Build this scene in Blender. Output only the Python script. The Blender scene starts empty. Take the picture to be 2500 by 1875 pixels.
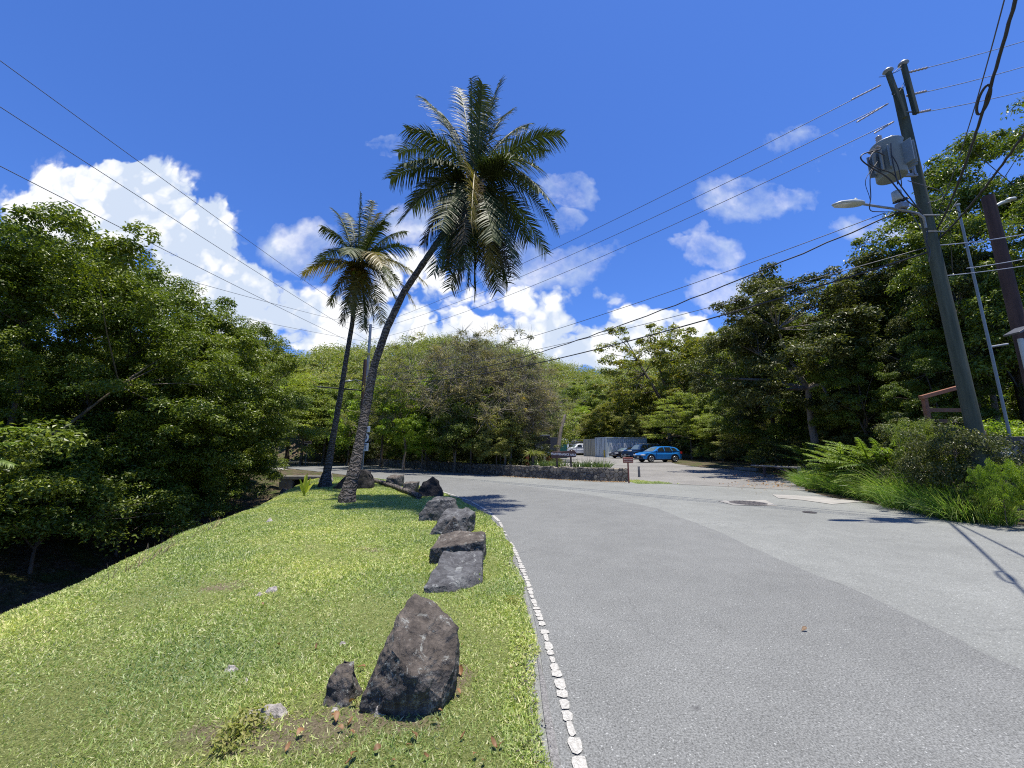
import bpy, bmesh, math, random
import numpy as np
from mathutils import Vector, Matrix, noise

random.seed(7)
FP = 930.0                       # focal length in photo pixels (2500 wide)
PIT = math.radians(9.95)
EYE = 1.6
CP, SP = math.cos(PIT), math.sin(PIT)
scene = bpy.context.scene
COL = scene.collection

# ------------------------------------------------------------------ projection helpers (photo pixel -> world point)
def ray(px, py):
    x = (px - 1250) / FP; y = (937.5 - py) / FP
    return (x, CP - y * SP, SP + y * CP)
def G(px, py, z=0.0):
    d = ray(px, py); t = (z - EYE) / d[2]
    return Vector((d[0] * t, d[1] * t, z))
def W(px, py, Y):
    d = ray(px, py); t = Y / d[1]
    return Vector((d[0] * t, Y, EYE + d[2] * t))
LOT_K, LOT_Y = 0.022, 20.0
def GL(px, py):                  # point on the sloping parking lot
    d = ray(px, py); t = (-LOT_K * LOT_Y - EYE) / (d[2] - LOT_K * d[1])
    if t < 0: t = 200
    return Vector((d[0] * t, d[1] * t, EYE + d[2] * t))
def lotz(y): return max(0.0, LOT_K * (y - LOT_Y))

# ------------------------------------------------------------------ object helpers
def tag(o, label=None, cat=None, group=None, kind=None):
    if label: o['label'] = label
    if cat: o['category'] = cat
    if group: o['group'] = group
    if kind: o['kind'] = kind
    return o
def empty(name, loc=(0, 0, 0), rz=0.0):
    o = bpy.data.objects.new(name, None); COL.objects.link(o)
    o.empty_display_size = 0.2
    o.location = loc; o.rotation_euler = (0, 0, rz); return o
def link(name, me, mat=None, parent=None):
    o = bpy.data.objects.new(name, me); COL.objects.link(o)
    if mat is not None and not me.materials: me.materials.append(mat)
    if parent: o.parent = parent
    return o
def npmesh(name, V, Fc, mat, parent=None, smooth=False):
    V = np.asarray(V, np.float32).reshape(-1, 3); Fc = np.asarray(Fc, np.int32)
    me = bpy.data.meshes.new(name); k = Fc.shape[1]; m = Fc.shape[0]
    me.vertices.add(len(V)); me.vertices.foreach_set('co', V.ravel())
    me.loops.add(m * k); me.loops.foreach_set('vertex_index', Fc.ravel())
    me.polygons.add(m); me.polygons.foreach_set('loop_start', np.arange(0, m * k, k, dtype=np.int32))
    me.polygons.foreach_set('use_smooth', np.full(m, smooth, dtype=bool))
    me.update(calc_edges=True)
    return link(name, me, mat, parent)
class MB:
    def __init__(s): s.v = []; s.f = []; s.smooth = []
    def add(s, vs, fs, sm=False):
        n = len(s.v); s.v += [tuple(v) for v in vs]; s.f += [tuple(i + n for i in f) for f in fs]; s.smooth += [sm] * len(fs)
    def box(s, c, size, R=None):
        hx, hy, hz = size[0] / 2, size[1] / 2, size[2] / 2
        vs = [Vector((x, y, z)) for x in (-hx, hx) for y in (-hy, hy) for z in (-hz, hz)]
        if R is not None: vs = [R @ v for v in vs]
        vs = [v + Vector(c) for v in vs]
        s.add(vs, [(0, 1, 3, 2), (4, 6, 7, 5), (0, 4, 5, 1), (2, 3, 7, 6), (0, 2, 6, 4), (1, 5, 7, 3)])
        return s
    def tube(s, pts, rads, n=8, cap=True, sm=True):
        pts = [Vector(p) for p in pts]
        if not hasattr(rads, '__len__'): rads = [rads] * len(pts)
        rads = [float(r) for r in rads]; up = None; rings = []
        for i, p in enumerate(pts):
            t = (pts[min(i + 1, len(pts) - 1)] - pts[max(i - 1, 0)])
            if t.length < 1e-9: t = Vector((0, 0, 1))
            t.normalize()
            if up is None:
                up = t.cross(Vector((0, 0, 1)))
                if up.length < .1: up = t.cross(Vector((1, 0, 0)))
            up = (up - up.dot(t) * t).normalized(); sd = t.cross(up)
            rings.append([p + rads[i] * (up * math.cos(a * 2 * math.pi / n) + sd * math.sin(a * 2 * math.pi / n)) for a in range(n)])
        vs = [v for r in rings for v in r]; fs = []
        for i in range(len(pts) - 1):
            for a in range(n):
                b = (a + 1) % n; fs.append((i * n + a, i * n + b, (i + 1) * n + b, (i + 1) * n + a))
        s.add(vs, fs, sm)
        if cap:
            k = (len(pts) - 1) * n
            s.add([vs[a] for a in range(n)], [tuple(range(n - 1, -1, -1))]); s.add([vs[k + a] for a in range(n)], [tuple(range(n))])
        return s
    def prism(s, poly, fn, lo, hi):   # 2D polygon (a,b) -> fn(a,b,w)
        n = len(poly); vs = [fn(a, b, lo) for a, b in poly] + [fn(a, b, hi) for a, b in poly]
        s.add(vs, [tuple(range(n - 1, -1, -1)), tuple(range(n, 2 * n))] + [(i, (i + 1) % n, n + (i + 1) % n, n + i) for i in range(n)])
        return s
    def build(s, name, mat, parent=None, bevel=0):
        me = bpy.data.meshes.new(name); me.from_pydata(s.v, [], s.f); me.update()
        me.polygons.foreach_set('use_smooth', s.smooth)
        bm = bmesh.new(); bm.from_mesh(me); bmesh.ops.recalc_face_normals(bm, faces=bm.faces); bm.to_mesh(me); bm.free()
        o = link(name, me, mat, parent)
        if bevel:
            m = o.modifiers.new('bevel', 'BEVEL'); m.width = bevel; m.segments = 2; m.limit_method = 'ANGLE'
        return o

# ------------------------------------------------------------------ materials
class NT:
    def __init__(s, name):
        s.m = bpy.data.materials.new(name); s.m.use_nodes = True; s.t = s.m.node_tree; s.n = s.t.nodes
        s.b = s.n['Principled BSDF']; s.out = s.n['Material Output']
    def node(s, typ, **kw):
        nd = s.n.new(typ)
        for k, v in kw.items(): setattr(nd, k, v)
        return nd
    def l(s, a, b): s.t.links.new(a, b)
    def coord(s, which='Object'):
        return s.node('ShaderNodeTexCoord').outputs[which] if which != 'Position' else s.node('ShaderNodeNewGeometry').outputs['Position']
    def noise(s, scale, detail=4, vec=None, rough=.55, dist=0):
        nd = s.node('ShaderNodeTexNoise'); nd.inputs['Scale'].default_value = scale; nd.inputs['Detail'].default_value = detail
        nd.inputs['Roughness'].default_value = rough; nd.inputs['Distortion'].default_value = dist
        if vec is not None: s.l(vec, nd.inputs['Vector'])
        return nd.outputs['Fac']
    def voro(s, scale, vec=None, feature='F1', out='Distance'):
        nd = s.node('ShaderNodeTexVoronoi', feature=feature); nd.inputs['Scale'].default_value = scale
        if vec is not None: s.l(vec, nd.inputs['Vector'])
        return nd.outputs[out]
    def ramp(s, fac, stops, interp='LINEAR'):
        nd = s.node('ShaderNodeValToRGB'); nd.color_ramp.interpolation = interp; e = nd.color_ramp.elements
        while len(e) < len(stops): e.new(.5)
        for i, (p, c) in enumerate(stops):
            e[i].position = p; e[i].color = (c[0], c[1], c[2], 1) if hasattr(c, '__len__') else (c, c, c, 1)
        s.l(fac, nd.inputs['Fac']); return nd.outputs['Color']
    def mix(s, fac, a, b, blend='MIX'):
        nd = s.node('ShaderNodeMix', data_type='RGBA', blend_type=blend)
        if hasattr(fac, 'links') or hasattr(fac, 'is_output'): s.l(fac, nd.inputs[0])
        else: nd.inputs[0].default_value = fac
        for k, v in ((6, a), (7, b)):
            if hasattr(v, 'is_output'): s.l(v, nd.inputs[k])
            else: nd.inputs[k].default_value = (*v[:3], 1)
        return nd.outputs[2]
    def math(s, op, a, b=0.0, c=None):
        nd = s.node('ShaderNodeMath', operation=op)
        for k, v in enumerate((a, b, c)):
            if v is None: continue
            if hasattr(v, 'is_output'): s.l(v, nd.inputs[k])
            else: nd.inputs[k].default_value = v
        return nd.outputs[0]
    def scalev(s, vec, sc):
        nd = s.node('ShaderNodeMapping'); nd.inputs['Scale'].default_value = sc; s.l(vec, nd.inputs['Vector']); return nd.outputs[0]
    def bump(s, h, strength=.5, dist=.02):
        nd = s.node('ShaderNodeBump'); nd.inputs['Strength'].default_value = strength; nd.inputs['Distance'].default_value = dist
        s.l(h, nd.inputs['Height']); s.l(nd.outputs[0], s.b.inputs['Normal'])
    def set(s, col=None, rough=.7, metal=0, spec=.5):
        if col is not None:
            if hasattr(col, 'is_output'): s.l(col, s.b.inputs['Base Color'])
            else: s.b.inputs['Base Color'].default_value = (*col, 1)
        s.b.inputs['Roughness'].default_value = rough; s.b.inputs['Metallic'].default_value = metal
        s.b.inputs['Specular IOR Level'].default_value = spec
        return s.m

def plain(name, col, rough=.6, metal=0, var=.25, scale=6, spec=.5):
    t = NT(name); v = t.coord(); n = t.noise(scale, 5, v)
    c = t.ramp(n, [(.3, [k * (1 - var) for k in col]), (.7, [min(1, k * (1 + var)) for k in col])])
    return t.set(c, rough, metal, spec)
def leafmat(name, cols, trans=.35, rough=.42, spec=.5):
    t = NT(name); g = t.node('ShaderNodeNewGeometry'); r = g.outputs['Random Per Island']
    n = len(cols); c = t.ramp(r, [((i + .5) / n, cols[i]) for i in range(n)])
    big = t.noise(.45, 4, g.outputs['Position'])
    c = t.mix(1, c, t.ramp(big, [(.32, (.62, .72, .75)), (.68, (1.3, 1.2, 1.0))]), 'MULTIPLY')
    t.set(c, rough, 0, spec)
    tr = t.node('ShaderNodeBsdfTranslucent'); t.l(t.mix(1, c, (1.5, 1.6, .75), 'MULTIPLY'), tr.inputs['Color'])
    mx = t.node('ShaderNodeMixShader'); mx.inputs[0].default_value = trans
    t.l(t.b.outputs[0], mx.inputs[1]); t.l(tr.outputs[0], mx.inputs[2]); t.l(mx.outputs[0], t.out.inputs['Surface'])
    return t.m

M = {}
M['leaf_ficus'] = leafmat('leaf_ficus', [(.08, .12, .014), (.14, .19, .02), (.20, .25, .026), (.095, .135, .02)], .27, .42, .45)
M['leaf_dark'] = leafmat('leaf_dark', [(.06, .075, .02), (.10, .115, .03), (.075, .09, .02), (.14, .15, .045)], .25, .45, .4)
M['leaf_mid'] = leafmat('leaf_mid', [(.12, .17, .03), (.18, .235, .042), (.24, .285, .055), (.15, .18, .045)], .4, .5)
M['leaf_bright'] = leafmat('leaf_bright', [(.19, .29, .02), (.26, .36, .03), (.31, .38, .035), (.15, .23, .02)], .42, .45)
M['leaf_yellow'] = leafmat('leaf_yellow', [(.15, .18, .03), (.22, .22, .03), (.13, .18, .03), (.24, .20, .03)], .4, .5)
M['leaf_olive'] = leafmat('leaf_olive', [(.21, .225, .06), (.29, .275, .10), (.17, .20, .045), (.26, .29, .07)], .38, .55)
M['leaf_grey'] = leafmat('leaf_grey', [(.22, .205, .10), (.30, .26, .16), (.15, .175, .05), (.26, .23, .12)], .3, .6)
M['leaf_feather'] = leafmat('leaf_feather', [(.18, .23, .03), (.24, .30, .04), (.15, .20, .025), (.28, .31, .06)], .42, .55)
M['leaf_hill'] = leafmat('leaf_hill', [(.16, .205, .035), (.21, .25, .045), (.27, .30, .07), (.24, .22, .09), (.18, .23, .04)], .3, .6)
M['leaf_fern'] = leafmat('leaf_fern', [(.12, .19, .03), (.17, .25, .04), (.22, .30, .05)], .42, .5)
M['palm_green'] = leafmat('palm_green', [(.04, .06, .02), (.055, .08, .025), (.075, .095, .03)], .16, .55, .25)
M['palm_yellow'] = leafmat('palm_yellow', [(.16, .13, .03), (.24, .18, .04), (.12, .12, .03)], .4, .45)
M['palm_brown'] = leafmat('palm_brown', [(.07, .055, .028), (.10, .07, .035), (.055, .055, .025)], .2, .6)
M['grass'] = leafmat('grass', [(.235, .31, .085), (.32, .415, .115), (.42, .50, .165), (.51, .54, .26), (.26, .35, .09), (.62, .58, .36)], .3, .5)
M['tallgrass'] = leafmat('tallgrass', [(.10, .20, .03), (.15, .27, .045), (.2, .31, .07), (.26, .32, .1)], .35, .4)
M['strap'] = leafmat('strap_leaf', [(.10, .15, .06), (.13, .2, .06), (.17, .23, .08)], .25, .35)
M['seedling'] = leafmat('seedling_leaf', [(.35, .42, .05), (.45, .5, .08)], .4, .4)
M['flower'] = leafmat('flower_yellow', [(.7, .5, .02), (.8, .6, .05)], .3, .6)
M['pod'] = leafmat('seed_pod', [(.25, .13, .08), (.35, .22, .14), (.4, .3, .2)], .1, .6)
M['deadleaf'] = leafmat('dead_leaf', [(.30, .13, .03), (.38, .22, .08), (.20, .10, .05), (.36, .27, .15)], .15, .6)

def bark(name, c1, c2, sc=(8, 8, 1.5), strength=.6):
    t = NT(name); v = t.coord('Object'); n = t.noise(1, 6, t.scalev(v, sc), .65)
    t.bump(n, strength, .03); return t.set(t.ramp(n, [(.3, c1), (.7, c2)]), .85)
M['bark'] = bark('bark', (.05, .04, .03), (.17, .14, .11))
M['bark_pale'] = bark('bark_pale', (.12, .10, .08), (.32, .28, .23))
M['polewood'] = bark('pole_wood', (.022, .032, .018), (.10, .11, .075), (7, 7, .5), .5)
M['polebrown'] = bark('pole_wood_brown', (.03, .016, .012), (.10, .055, .042), (7, 7, .6), .5)

def palm_trunk_mat():
    t = NT('palm_bark'); v = t.coord('Object')
    w = t.node('ShaderNodeTexWave', wave_type='BANDS', bands_direction='Z'); w.inputs['Scale'].default_value = 2.6
    w.inputs['Distortion'].default_value = 11; w.inputs['Detail'].default_value = 5; w.inputs['Detail Scale'].default_value = 2.6
    t.l(v, w.inputs['Vector'])
    n = t.noise(14, 6, v, .7); n2 = t.noise(1, 5, t.scalev(v, (22, 22, 1.6)), .6)
    c = t.ramp(w.outputs['Fac'], [(.15, (.05, .042, .034)), (.5, (.12, .10, .085)), (.95, (.19, .165, .145))])
    c = t.mix(1, c, t.ramp(n, [(.3, .55), (.7, 1.25)]), 'MULTIPLY'); c = t.mix(.7, c, t.ramp(n2, [(.35, .45), (.6, 1.15)]), 'MULTIPLY')
    t.bump(t.math('ADD', w.outputs['Fac'], n2), .9, .03)
    return t.set(c, .9)
M['palmbark'] = palm_trunk_mat()

def asphalt(name, dark, light, warm=(1, 1, 1), patch=.25):
    t = NT(name); p = t.coord('Position')
    f1 = t.noise(80, 4, p, .8); f2 = t.noise(230, 2, p, .8); v = t.voro(120, p, 'F1', 'Color'); big = t.noise(.35, 6, p, .6); mid = t.noise(2.2, 5, p, .6)
    c = t.ramp(f1, [(.36, dark), (.51, [(a + b) / 2 for a, b in zip(dark, light)]), (.64, light)])
    sp = t.ramp(v, [(.0, .45), (.4, 1.0), (.88, 1.05), (.93, 2.2)])
    c = t.mix(.75, c, sp, 'MULTIPLY')
    c = t.mix(1, c, t.ramp(big, [(.3, 1 - patch * .6), (.7, 1 + patch * .6)]), 'MULTIPLY')
    c = t.mix(1, c, t.ramp(mid, [(.3, .93), (.7, 1.07)]), 'MULTIPLY')
    # tyre streaks / stains
    st = t.ramp(t.noise(1.4, 5, p, .7, .6), [(.62, 1.0), (.76, .82)])
    c = t.mix(1, c, st, 'MULTIPLY')
    wv_ = t.node('ShaderNodeVectorMath', operation='ADD'); t.l(p, wv_.inputs[0]); wn_ = t.node('ShaderNodeTexNoise'); wn_.inputs['Scale'].default_value = 1.5; wn_.inputs['Detail'].default_value = 6; t.l(p, wn_.inputs['Vector']); t.l(wn_.outputs['Color'], wv_.inputs[1])
    ck = t.voro(.42, wv_.outputs[0], 'DISTANCE_TO_EDGE'); ckm = t.ramp(t.noise(.25, 3, p), [(.46, 0), (.56, 1)])
    c = t.mix(t.math('MULTIPLY', t.math('MULTIPLY', t.ramp(ck, [(.002, 1), (.007, 0)]), ckm), .3), c, (.06, .06, .06))
    spt = t.voro(2.3, p, 'F1', 'Distance'); spm = t.noise(1.1, 2, p)
    c = t.mix(t.math('MULTIPLY', t.ramp(spt, [(.03, .6), (.08, 0)]), t.ramp(spm, [(.5, 0), (.56, 1)])), c, (.06, .06, .06))
    c = t.mix(1, c, warm, 'MULTIPLY')
    h = t.math('ADD', f1, t.math('MULTIPLY', f2, .6)); t.bump(h, .35, .006)
    return t.set(c, .82, 0, .35)
M['asphalt_new'] = asphalt('asphalt_new', (.076, .079, .074), (.238, .243, .232), patch=.16)
M['asphalt_old'] = asphalt('asphalt_old', (.135, .141, .131), (.24, .247, .23), patch=.2)
M['asphalt_lot'] = asphalt('asphalt_lot', (.125, .122, .112), (.25, .242, .225), patch=.35)
M['asphalt_edge'] = asphalt('asphalt_edge', (.08, .078, .075), (.24, .235, .225), patch=.3)

def paint_mat():
    t = NT('road_paint'); p = t.coord('Position'); n = t.noise(60, 4, p, .7); v = t.voro(22, p, 'DISTANCE_TO_EDGE')
    c = t.ramp(n, [(.3, (.24, .23, .2)), (.6, (.44, .43, .39))])
    c = t.mix(1, c, t.ramp(v, [(.0, .6), (.04, 1.0)]), 'MULTIPLY'); t.bump(n, .3, .004)
    return t.set(c, .7)
M['paint'] = paint_mat()
M['asphalt_seam'] = asphalt('asphalt_seam', (.055, .058, .057), (.19, .2, .198), patch=.2)
def ground_mat():
    t = NT('earth_ground'); p = t.coord('Position'); a = t.noise(1.1, 8, p, .65); b = t.noise(9, 6, p, .7); v = t.voro(14, p, 'F1', 'Color')
    c = t.ramp(b, [(.3, (.035, .026, .016)), (.5, (.10, .075, .05)), (.7, (.2, .155, .11))])
    c2 = t.ramp(b, [(.3, (.03, .045, .012)), (.7, (.09, .11, .03))])
    c = t.mix(t.ramp(a, [(.45, 0), (.6, 1)]), c, c2)
    c = t.mix(.4, c, t.ramp(v, [(.2, .5), (.9, 1.5)]), 'MULTIPLY')
    t.bump(t.math('ADD', b, a), 1.0, .12); return t.set(c, .95, 0, .2)
M['ground'] = ground_mat()
def lawn_mat():
    t = NT('turf'); p = t.coord('Position'); a = t.noise(1.3, 6, p, .6); b = t.noise(75, 6, p, .85)
    c = t.ramp(b, [(.36, (.04, .055, .015)), (.5, (.15, .18, .05)), (.64, (.36, .38, .14))])
    c = t.mix(t.ramp(a, [(.66, 0), (.8, 1)]), c, (.28, .23, .13))
    soil = t.ramp(b, [(.32, (.07, .05, .035)), (.5, (.17, .135, .09)), (.68, (.32, .26, .19))]); m_ = None
    for (cx, cy, ax, ay) in ((-1.35, 2.45, .62, .24), (-.8, 2.55, .45, .17), (-.42, 2.95, .2, .25), (-3.4, 4.9, .35, .2), (-2.3, 6.6, .4, .25)):
        q = t.node('ShaderNodeVectorMath', operation='SUBTRACT'); t.l(p, q.inputs[0]); q.inputs[1].default_value = (cx, cy, 0)
        r = t.node('ShaderNodeVectorMath', operation='MULTIPLY'); t.l(q.outputs[0], r.inputs[0]); r.inputs[1].default_value = (1 / ax, 1 / ay, 0)
        ln = t.node('ShaderNodeVectorMath', operation='LENGTH'); t.l(r.outputs[0], ln.inputs[0]); e = t.math('SUBTRACT', 1.0, ln.outputs['Value'])
        m_ = e if m_ is None else t.math('MAXIMUM', m_, e)
    mk_ = t.ramp(t.math('ADD', m_, t.math('MULTIPLY', t.math('SUBTRACT', t.noise(9, 7, p, .75), .5), 2.2)), [(.0, 0), (.5, .9)])
    c = t.mix(mk_, c, soil)
    t.bump(b, 1, .02); return t.set(c, .95, 0, .2)
M['lawn'] = lawn_mat()
def rock(name, c1, c2, c3, lich=(.3, .31, .29), amt=.62):
    t = NT(name); v = t.coord('Object'); a = t.noise(5, 8, v, .65); b = t.noise(28, 6, v, .7); l = t.noise(9, 8, v, .75, .8)
    n = t.voro(7, v, 'DISTANCE_TO_EDGE')
    c = t.ramp(a, [(.3, c1), (.5, c2), (.7, c3)]); c = t.mix(1, c, t.ramp(b, [(.3, .6), (.7, 1.35)]), 'MULTIPLY')
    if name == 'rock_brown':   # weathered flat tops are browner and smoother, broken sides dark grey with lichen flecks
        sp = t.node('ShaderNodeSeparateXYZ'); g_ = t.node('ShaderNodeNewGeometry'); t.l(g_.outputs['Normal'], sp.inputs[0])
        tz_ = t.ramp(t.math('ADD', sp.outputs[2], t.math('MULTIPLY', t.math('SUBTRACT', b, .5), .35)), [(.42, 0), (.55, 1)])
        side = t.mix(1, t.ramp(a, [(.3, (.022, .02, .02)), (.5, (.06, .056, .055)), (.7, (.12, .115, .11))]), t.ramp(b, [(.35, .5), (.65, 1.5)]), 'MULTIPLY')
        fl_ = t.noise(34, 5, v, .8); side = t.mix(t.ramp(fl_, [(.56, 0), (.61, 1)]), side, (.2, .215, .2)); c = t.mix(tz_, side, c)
    c = t.mix(t.ramp(l, [(amt - .03, 0), (amt + .03, 1)]), c, lich)
    t.bump(t.math('ADD', a, t.math('MULTIPLY', b, .5)), .9, .05); return t.set(c, .85, 0, .35)
M['rock_brown'] = rock('rock_brown', (.035, .029, .024), (.095, .08, .066), (.165, .142, .118), (.25, .255, .23), .6)
M['rock_grey'] = rock('rock_grey', (.03, .03, .031), (.08, .08, .082), (.15, .155, .155), (.24, .25, .24), .6)
M['rock_black'] = rock('rock_black', (.012, .011, .011), (.03, .027, .025), (.06, .053, .05), (.1, .1, .1), .72)
M['rock_pale'] = rock('rock_pale', (.2, .18, .16), (.38, .35, .32), (.5, .47, .43), (.55, .55, .5), .65)
def stonewall():
    t = NT('stone_masonry'); p = t.coord('Position')
    d = t.noise(3, 4, p); mp = t.node('ShaderNodeVectorMath', operation='ADD'); t.l(p, mp.inputs[0])
    sc = t.node('ShaderNodeVectorMath', operation='SCALE'); nn = t.node('ShaderNodeTexNoise'); nn.inputs['Scale'].default_value = 3.5; t.l(p, nn.inputs['Vector'])
    t.l(nn.outputs['Color'], sc.inputs[0]); sc.inputs['Scale'].default_value = .18; t.l(sc.outputs[0], mp.inputs[1])
    e = t.voro(4.6, mp.outputs[0], 'DISTANCE_TO_EDGE'); cc = t.voro(4.6, mp.outputs[0], 'F1', 'Color'); b = t.noise(25, 6, p, .7)
    sep = t.node('ShaderNodeSeparateColor'); t.l(cc, sep.inputs[0])
    c = t.ramp(sep.outputs[0], [(.0, (.07, .065, .06)), (.35, (.13, .12, .105)), (.7, (.2, .175, .14)), (1, (.30, .26, .19))])
    c = t.mix(1, c, t.ramp(b, [(.3, .6), (.7, 1.3)]), 'MULTIPLY')
    c = t.mix(t.ramp(e, [(.01, 0), (.05, 1)]), (.045, .042, .038), c)
    t.bump(t.ramp(e, [(0, 0), (.12, 1)]), 1, .06); return t.set(c, .9)
M['masonry'] = stonewall()
M['concrete'] = plain('concrete', (.20, .19, .17), .85, var=.3, scale=3)
M['concrete_pale'] = plain('concrete_pale', (.27, .26, .235), .85, var=.18, scale=2)
M['iron'] = plain('cast_iron', (.13, .12, .115), .7, .2)
M['steel'] = plain('galvanised_steel', (.27, .28, .29), .5, .4, .2)
M['tank'] = plain('tank_paint', (.20, .235, .245), .45, 0, .08, 3)
M['porcelain'] = plain('porcelain', (.35, .3, .27), .35)
M['white_plastic'] = plain('white_plastic', (.42, .45, .43), .45, 0, .06)
M['cable'] = plain('black_cable', (.02, .021, .024), .55)
M['wire'] = plain('bare_wire', (.09, .095, .11), .5, .3)
M['wirelight'] = plain('aluminium_wire', (.32, .34, .38), .45, .4)
M['sign_brown'] = plain('brown_sign_wood', (.095, .05, .04), .7, var=.2)
M['sign_red'] = plain('redbrown_sign', (.27, .08, .05), .65, var=.12)
M['post_wood'] = plain('post_wood', (.09, .06, .05), .8)
M['letter'] = plain('sign_lettering', (.72, .68, .6), .6, var=.05)
M['letter_black'] = plain('black_lettering', (.02, .02, .025), .5)
M['sign_white'] = plain('sign_white', (.62, .66, .72), .45, var=.05)
M['sign_pink'] = plain('faded_sign', (.42, .33, .33), .6, var=.15)
M['sign_black'] = plain('sign_black', (.02, .025, .04), .4)
M['orange'] = plain('orange_plastic', (.80, .16, .03), .5, var=.1)
M['darksteel'] = plain('dark_steel', (.055, .058, .065), .5, var=.2)
M['blacksteel'] = plain('black_steel', (.012, .012, .014), .6)
M['teal'] = plain('teal_paint', (.04, .22, .18), .5)
M['timber_red'] = plain('red_timber', (.22, .085, .04), .6, var=.25)
M['yellow'] = plain('yellow_paint', (.65, .42, .03), .5)
M['rubber'] = plain('rubber', (.02, .02, .021), .85)
M['alloy'] = plain('alloy', (.55, .56, .58), .3, .7, .1)
M['glass'] = plain('tinted_glass', (.012, .016, .02), .06, 0, .1, spec=.8)
M['glass_pale'] = plain('windscreen_glass', (.10, .14, .15), .06, 0, .1, spec=.9)
M['lamp_glass'] = plain('lamp_lens', (.62, .64, .66), .15)
M['red_lens'] = plain('red_lens', (.4, .02, .02), .2)
M['car_blue'] = plain('car_paint_blue', (.015, .19, .55), .22, .25, .06, spec=.8)
M['car_navy'] = plain('car_paint_navy', (.012, .05, .14), .22, .2, .06, spec=.8)
M['car_black'] = plain('car_paint_black', (.008, .008, .014), .18, .1, .06, spec=.8)
M['car_white'] = plain('car_paint_white', (.72, .74, .76), .3, 0, .05)
def container_mat(name, a, b, streak):
    t = NT(name); v = t.coord('Object'); n = t.noise(1, 6, t.scalev(v, (5, 5, .7)), .7); r = t.noise(3, 7, v, .7)
    c = t.ramp(n, [(.3, a), (.7, b)]); c = t.mix(t.ramp(r, [(.62, 0), (.72, 1)]), c, streak); return t.set(c, .6)
M['cont_blue'] = container_mat('container_blue', (.40, .47, .50), (.60, .66, .67), (.3, .24, .18))
M['cont_tan'] = container_mat('container_tan', (.34, .32, .23), (.50, .47, .36), (.15, .11, .07))

# ------------------------------------------------------------------ leaf / blade geometry (numpy)
def unit(a): return a / np.maximum(np.linalg.norm(a, axis=-1, keepdims=True), 1e-9)
def leafquads(P, N, L, rng, wid=.5, droop=.25, fold=.12):
    n = len(P); a = rng.normal(size=(n, 3)); a -= (a * N).sum(1, keepdims=True) * N; a = unit(a); a[:, 2] -= droop; a = unit(a)
    b = unit(np.cross(N, a)); L = np.broadcast_to(L, (n,))[:, None]; mid = P + a * L * .45; nn = np.cross(a, b)
    V = np.stack([P, mid + b * L * wid / 2 + nn * L * fold, P + a * L, mid - b * L * wid / 2 + nn * L * fold], 1)
    return V.reshape(-1, 3), np.arange(n * 4).reshape(n, 4)
def strips(P, D, L, Wd, S, g, seg=3, taper=.8):
    n = len(P); L = np.broadcast_to(L, (n,))[:, None]; Wd = np.broadcast_to(Wd, (n,))[:, None]; g = np.broadcast_to(g, (n,))[:, None]
    rows = []
    for k in range(seg + 1):
        t = k / seg; c = P + D * L * t; c[:, 2:3] -= g * L * t * t
        w = Wd * (max(.04, 1 - t) ** taper) * (.55 + .45 * min(1, t * 4))
        rows += [c - S * w / 2, c + S * w / 2]
    V = np.stack(rows, 1); base = (np.arange(n) * (seg + 1) * 2)[:, None, None]
    q = np.array([[2 * k, 2 * k + 1, 2 * k + 3, 2 * k + 2] for k in range(seg)])[None]
    return V.reshape(-1, 3), (base + q).reshape(-1, 4)
def merge(parts):
    Vs, Fs, o = [], [], 0
    for V, Fc in parts: Vs.append(V); Fs.append(Fc + o); o += len(V)
    return np.concatenate(Vs), np.concatenate(Fs)

def crown_pts(rng, ctr, rad, nc, cs, lump, bottom, inner=.4, flat=.7, spray=.12, meta=0):
    if meta:      # foliage masses: clumps gathered into larger domes with dark gaps between them
        C0, R0, d0 = crown_pts(rng, ctr, rad, meta, 1.0, lump, bottom, inner, flat, 0)
        per = nc // len(C0); i = np.repeat(np.arange(len(C0)), per); dd = unit(rng.normal(size=(len(i), 3))); dd[:, 2] = np.where(rng.uniform(0, 1, len(i)) < .75, np.abs(dd[:, 2]), dd[:, 2])
        mr = rng.uniform(.75, 1.45, len(C0))[i]; C = C0[i] + dd * (mr * rng.uniform(.35, 1, len(i)) ** .5)[:, None] * np.array([1, 1, .75])
        sp = rng.uniform(0, 1, len(i)) < spray; C[sp] += unit(C[sp] - np.array(ctr)) * .45
        return C, cs * rng.uniform(.6, 1.3, len(i)), d0[i]
    d = unit(rng.normal(size=(nc * 4, 3))); d = d[d[:, 2] > bottom][:nc]; n = len(d)
    k = rng.normal(size=(5, 3)) * 2.2; ph = rng.uniform(0, 6.28, 5)
    m = 1 + lump * np.sin(d @ k.T + ph).sum(1) / 2.2
    fr = inner + (1 - inner) * rng.uniform(0, 1, n) ** .6
    sp = rng.uniform(0, 1, n) < spray; fr = np.where(sp, rng.uniform(1.0, 1.16, n), fr)
    C = np.array(ctr) + d * fr[:, None] * m[:, None] * np.array(rad)
    R = cs * rng.uniform(.65, 1.35, n) * np.where(sp, .6, 1)
    return C, R, d
def leaf_cloud(rng, C, R, per, L, flat=.7, wid=.5, upw=.55, droop=.25):
    nc = len(C); tot = nc * per; idx = np.repeat(np.arange(nc), per)
    d = unit(rng.normal(size=(tot, 3))); up = rng.uniform(0, 1, tot) < .72; d[:, 2] = np.where(up, np.abs(d[:, 2]), d[:, 2])
    rr = R[idx] * (rng.uniform(.15, 1, tot) ** .45) * rng.uniform(.85, 1.15, tot)
    P = C[idx] + d * rr[:, None] * np.array([1, 1, flat])
    N = unit(d * .55 + np.array([0, 0, upw]) + rng.normal(size=(tot, 3)) * .5)
    return leafquads(P, N, L * rng.uniform(.65, 1.3, tot), rng, wid, droop)
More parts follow.
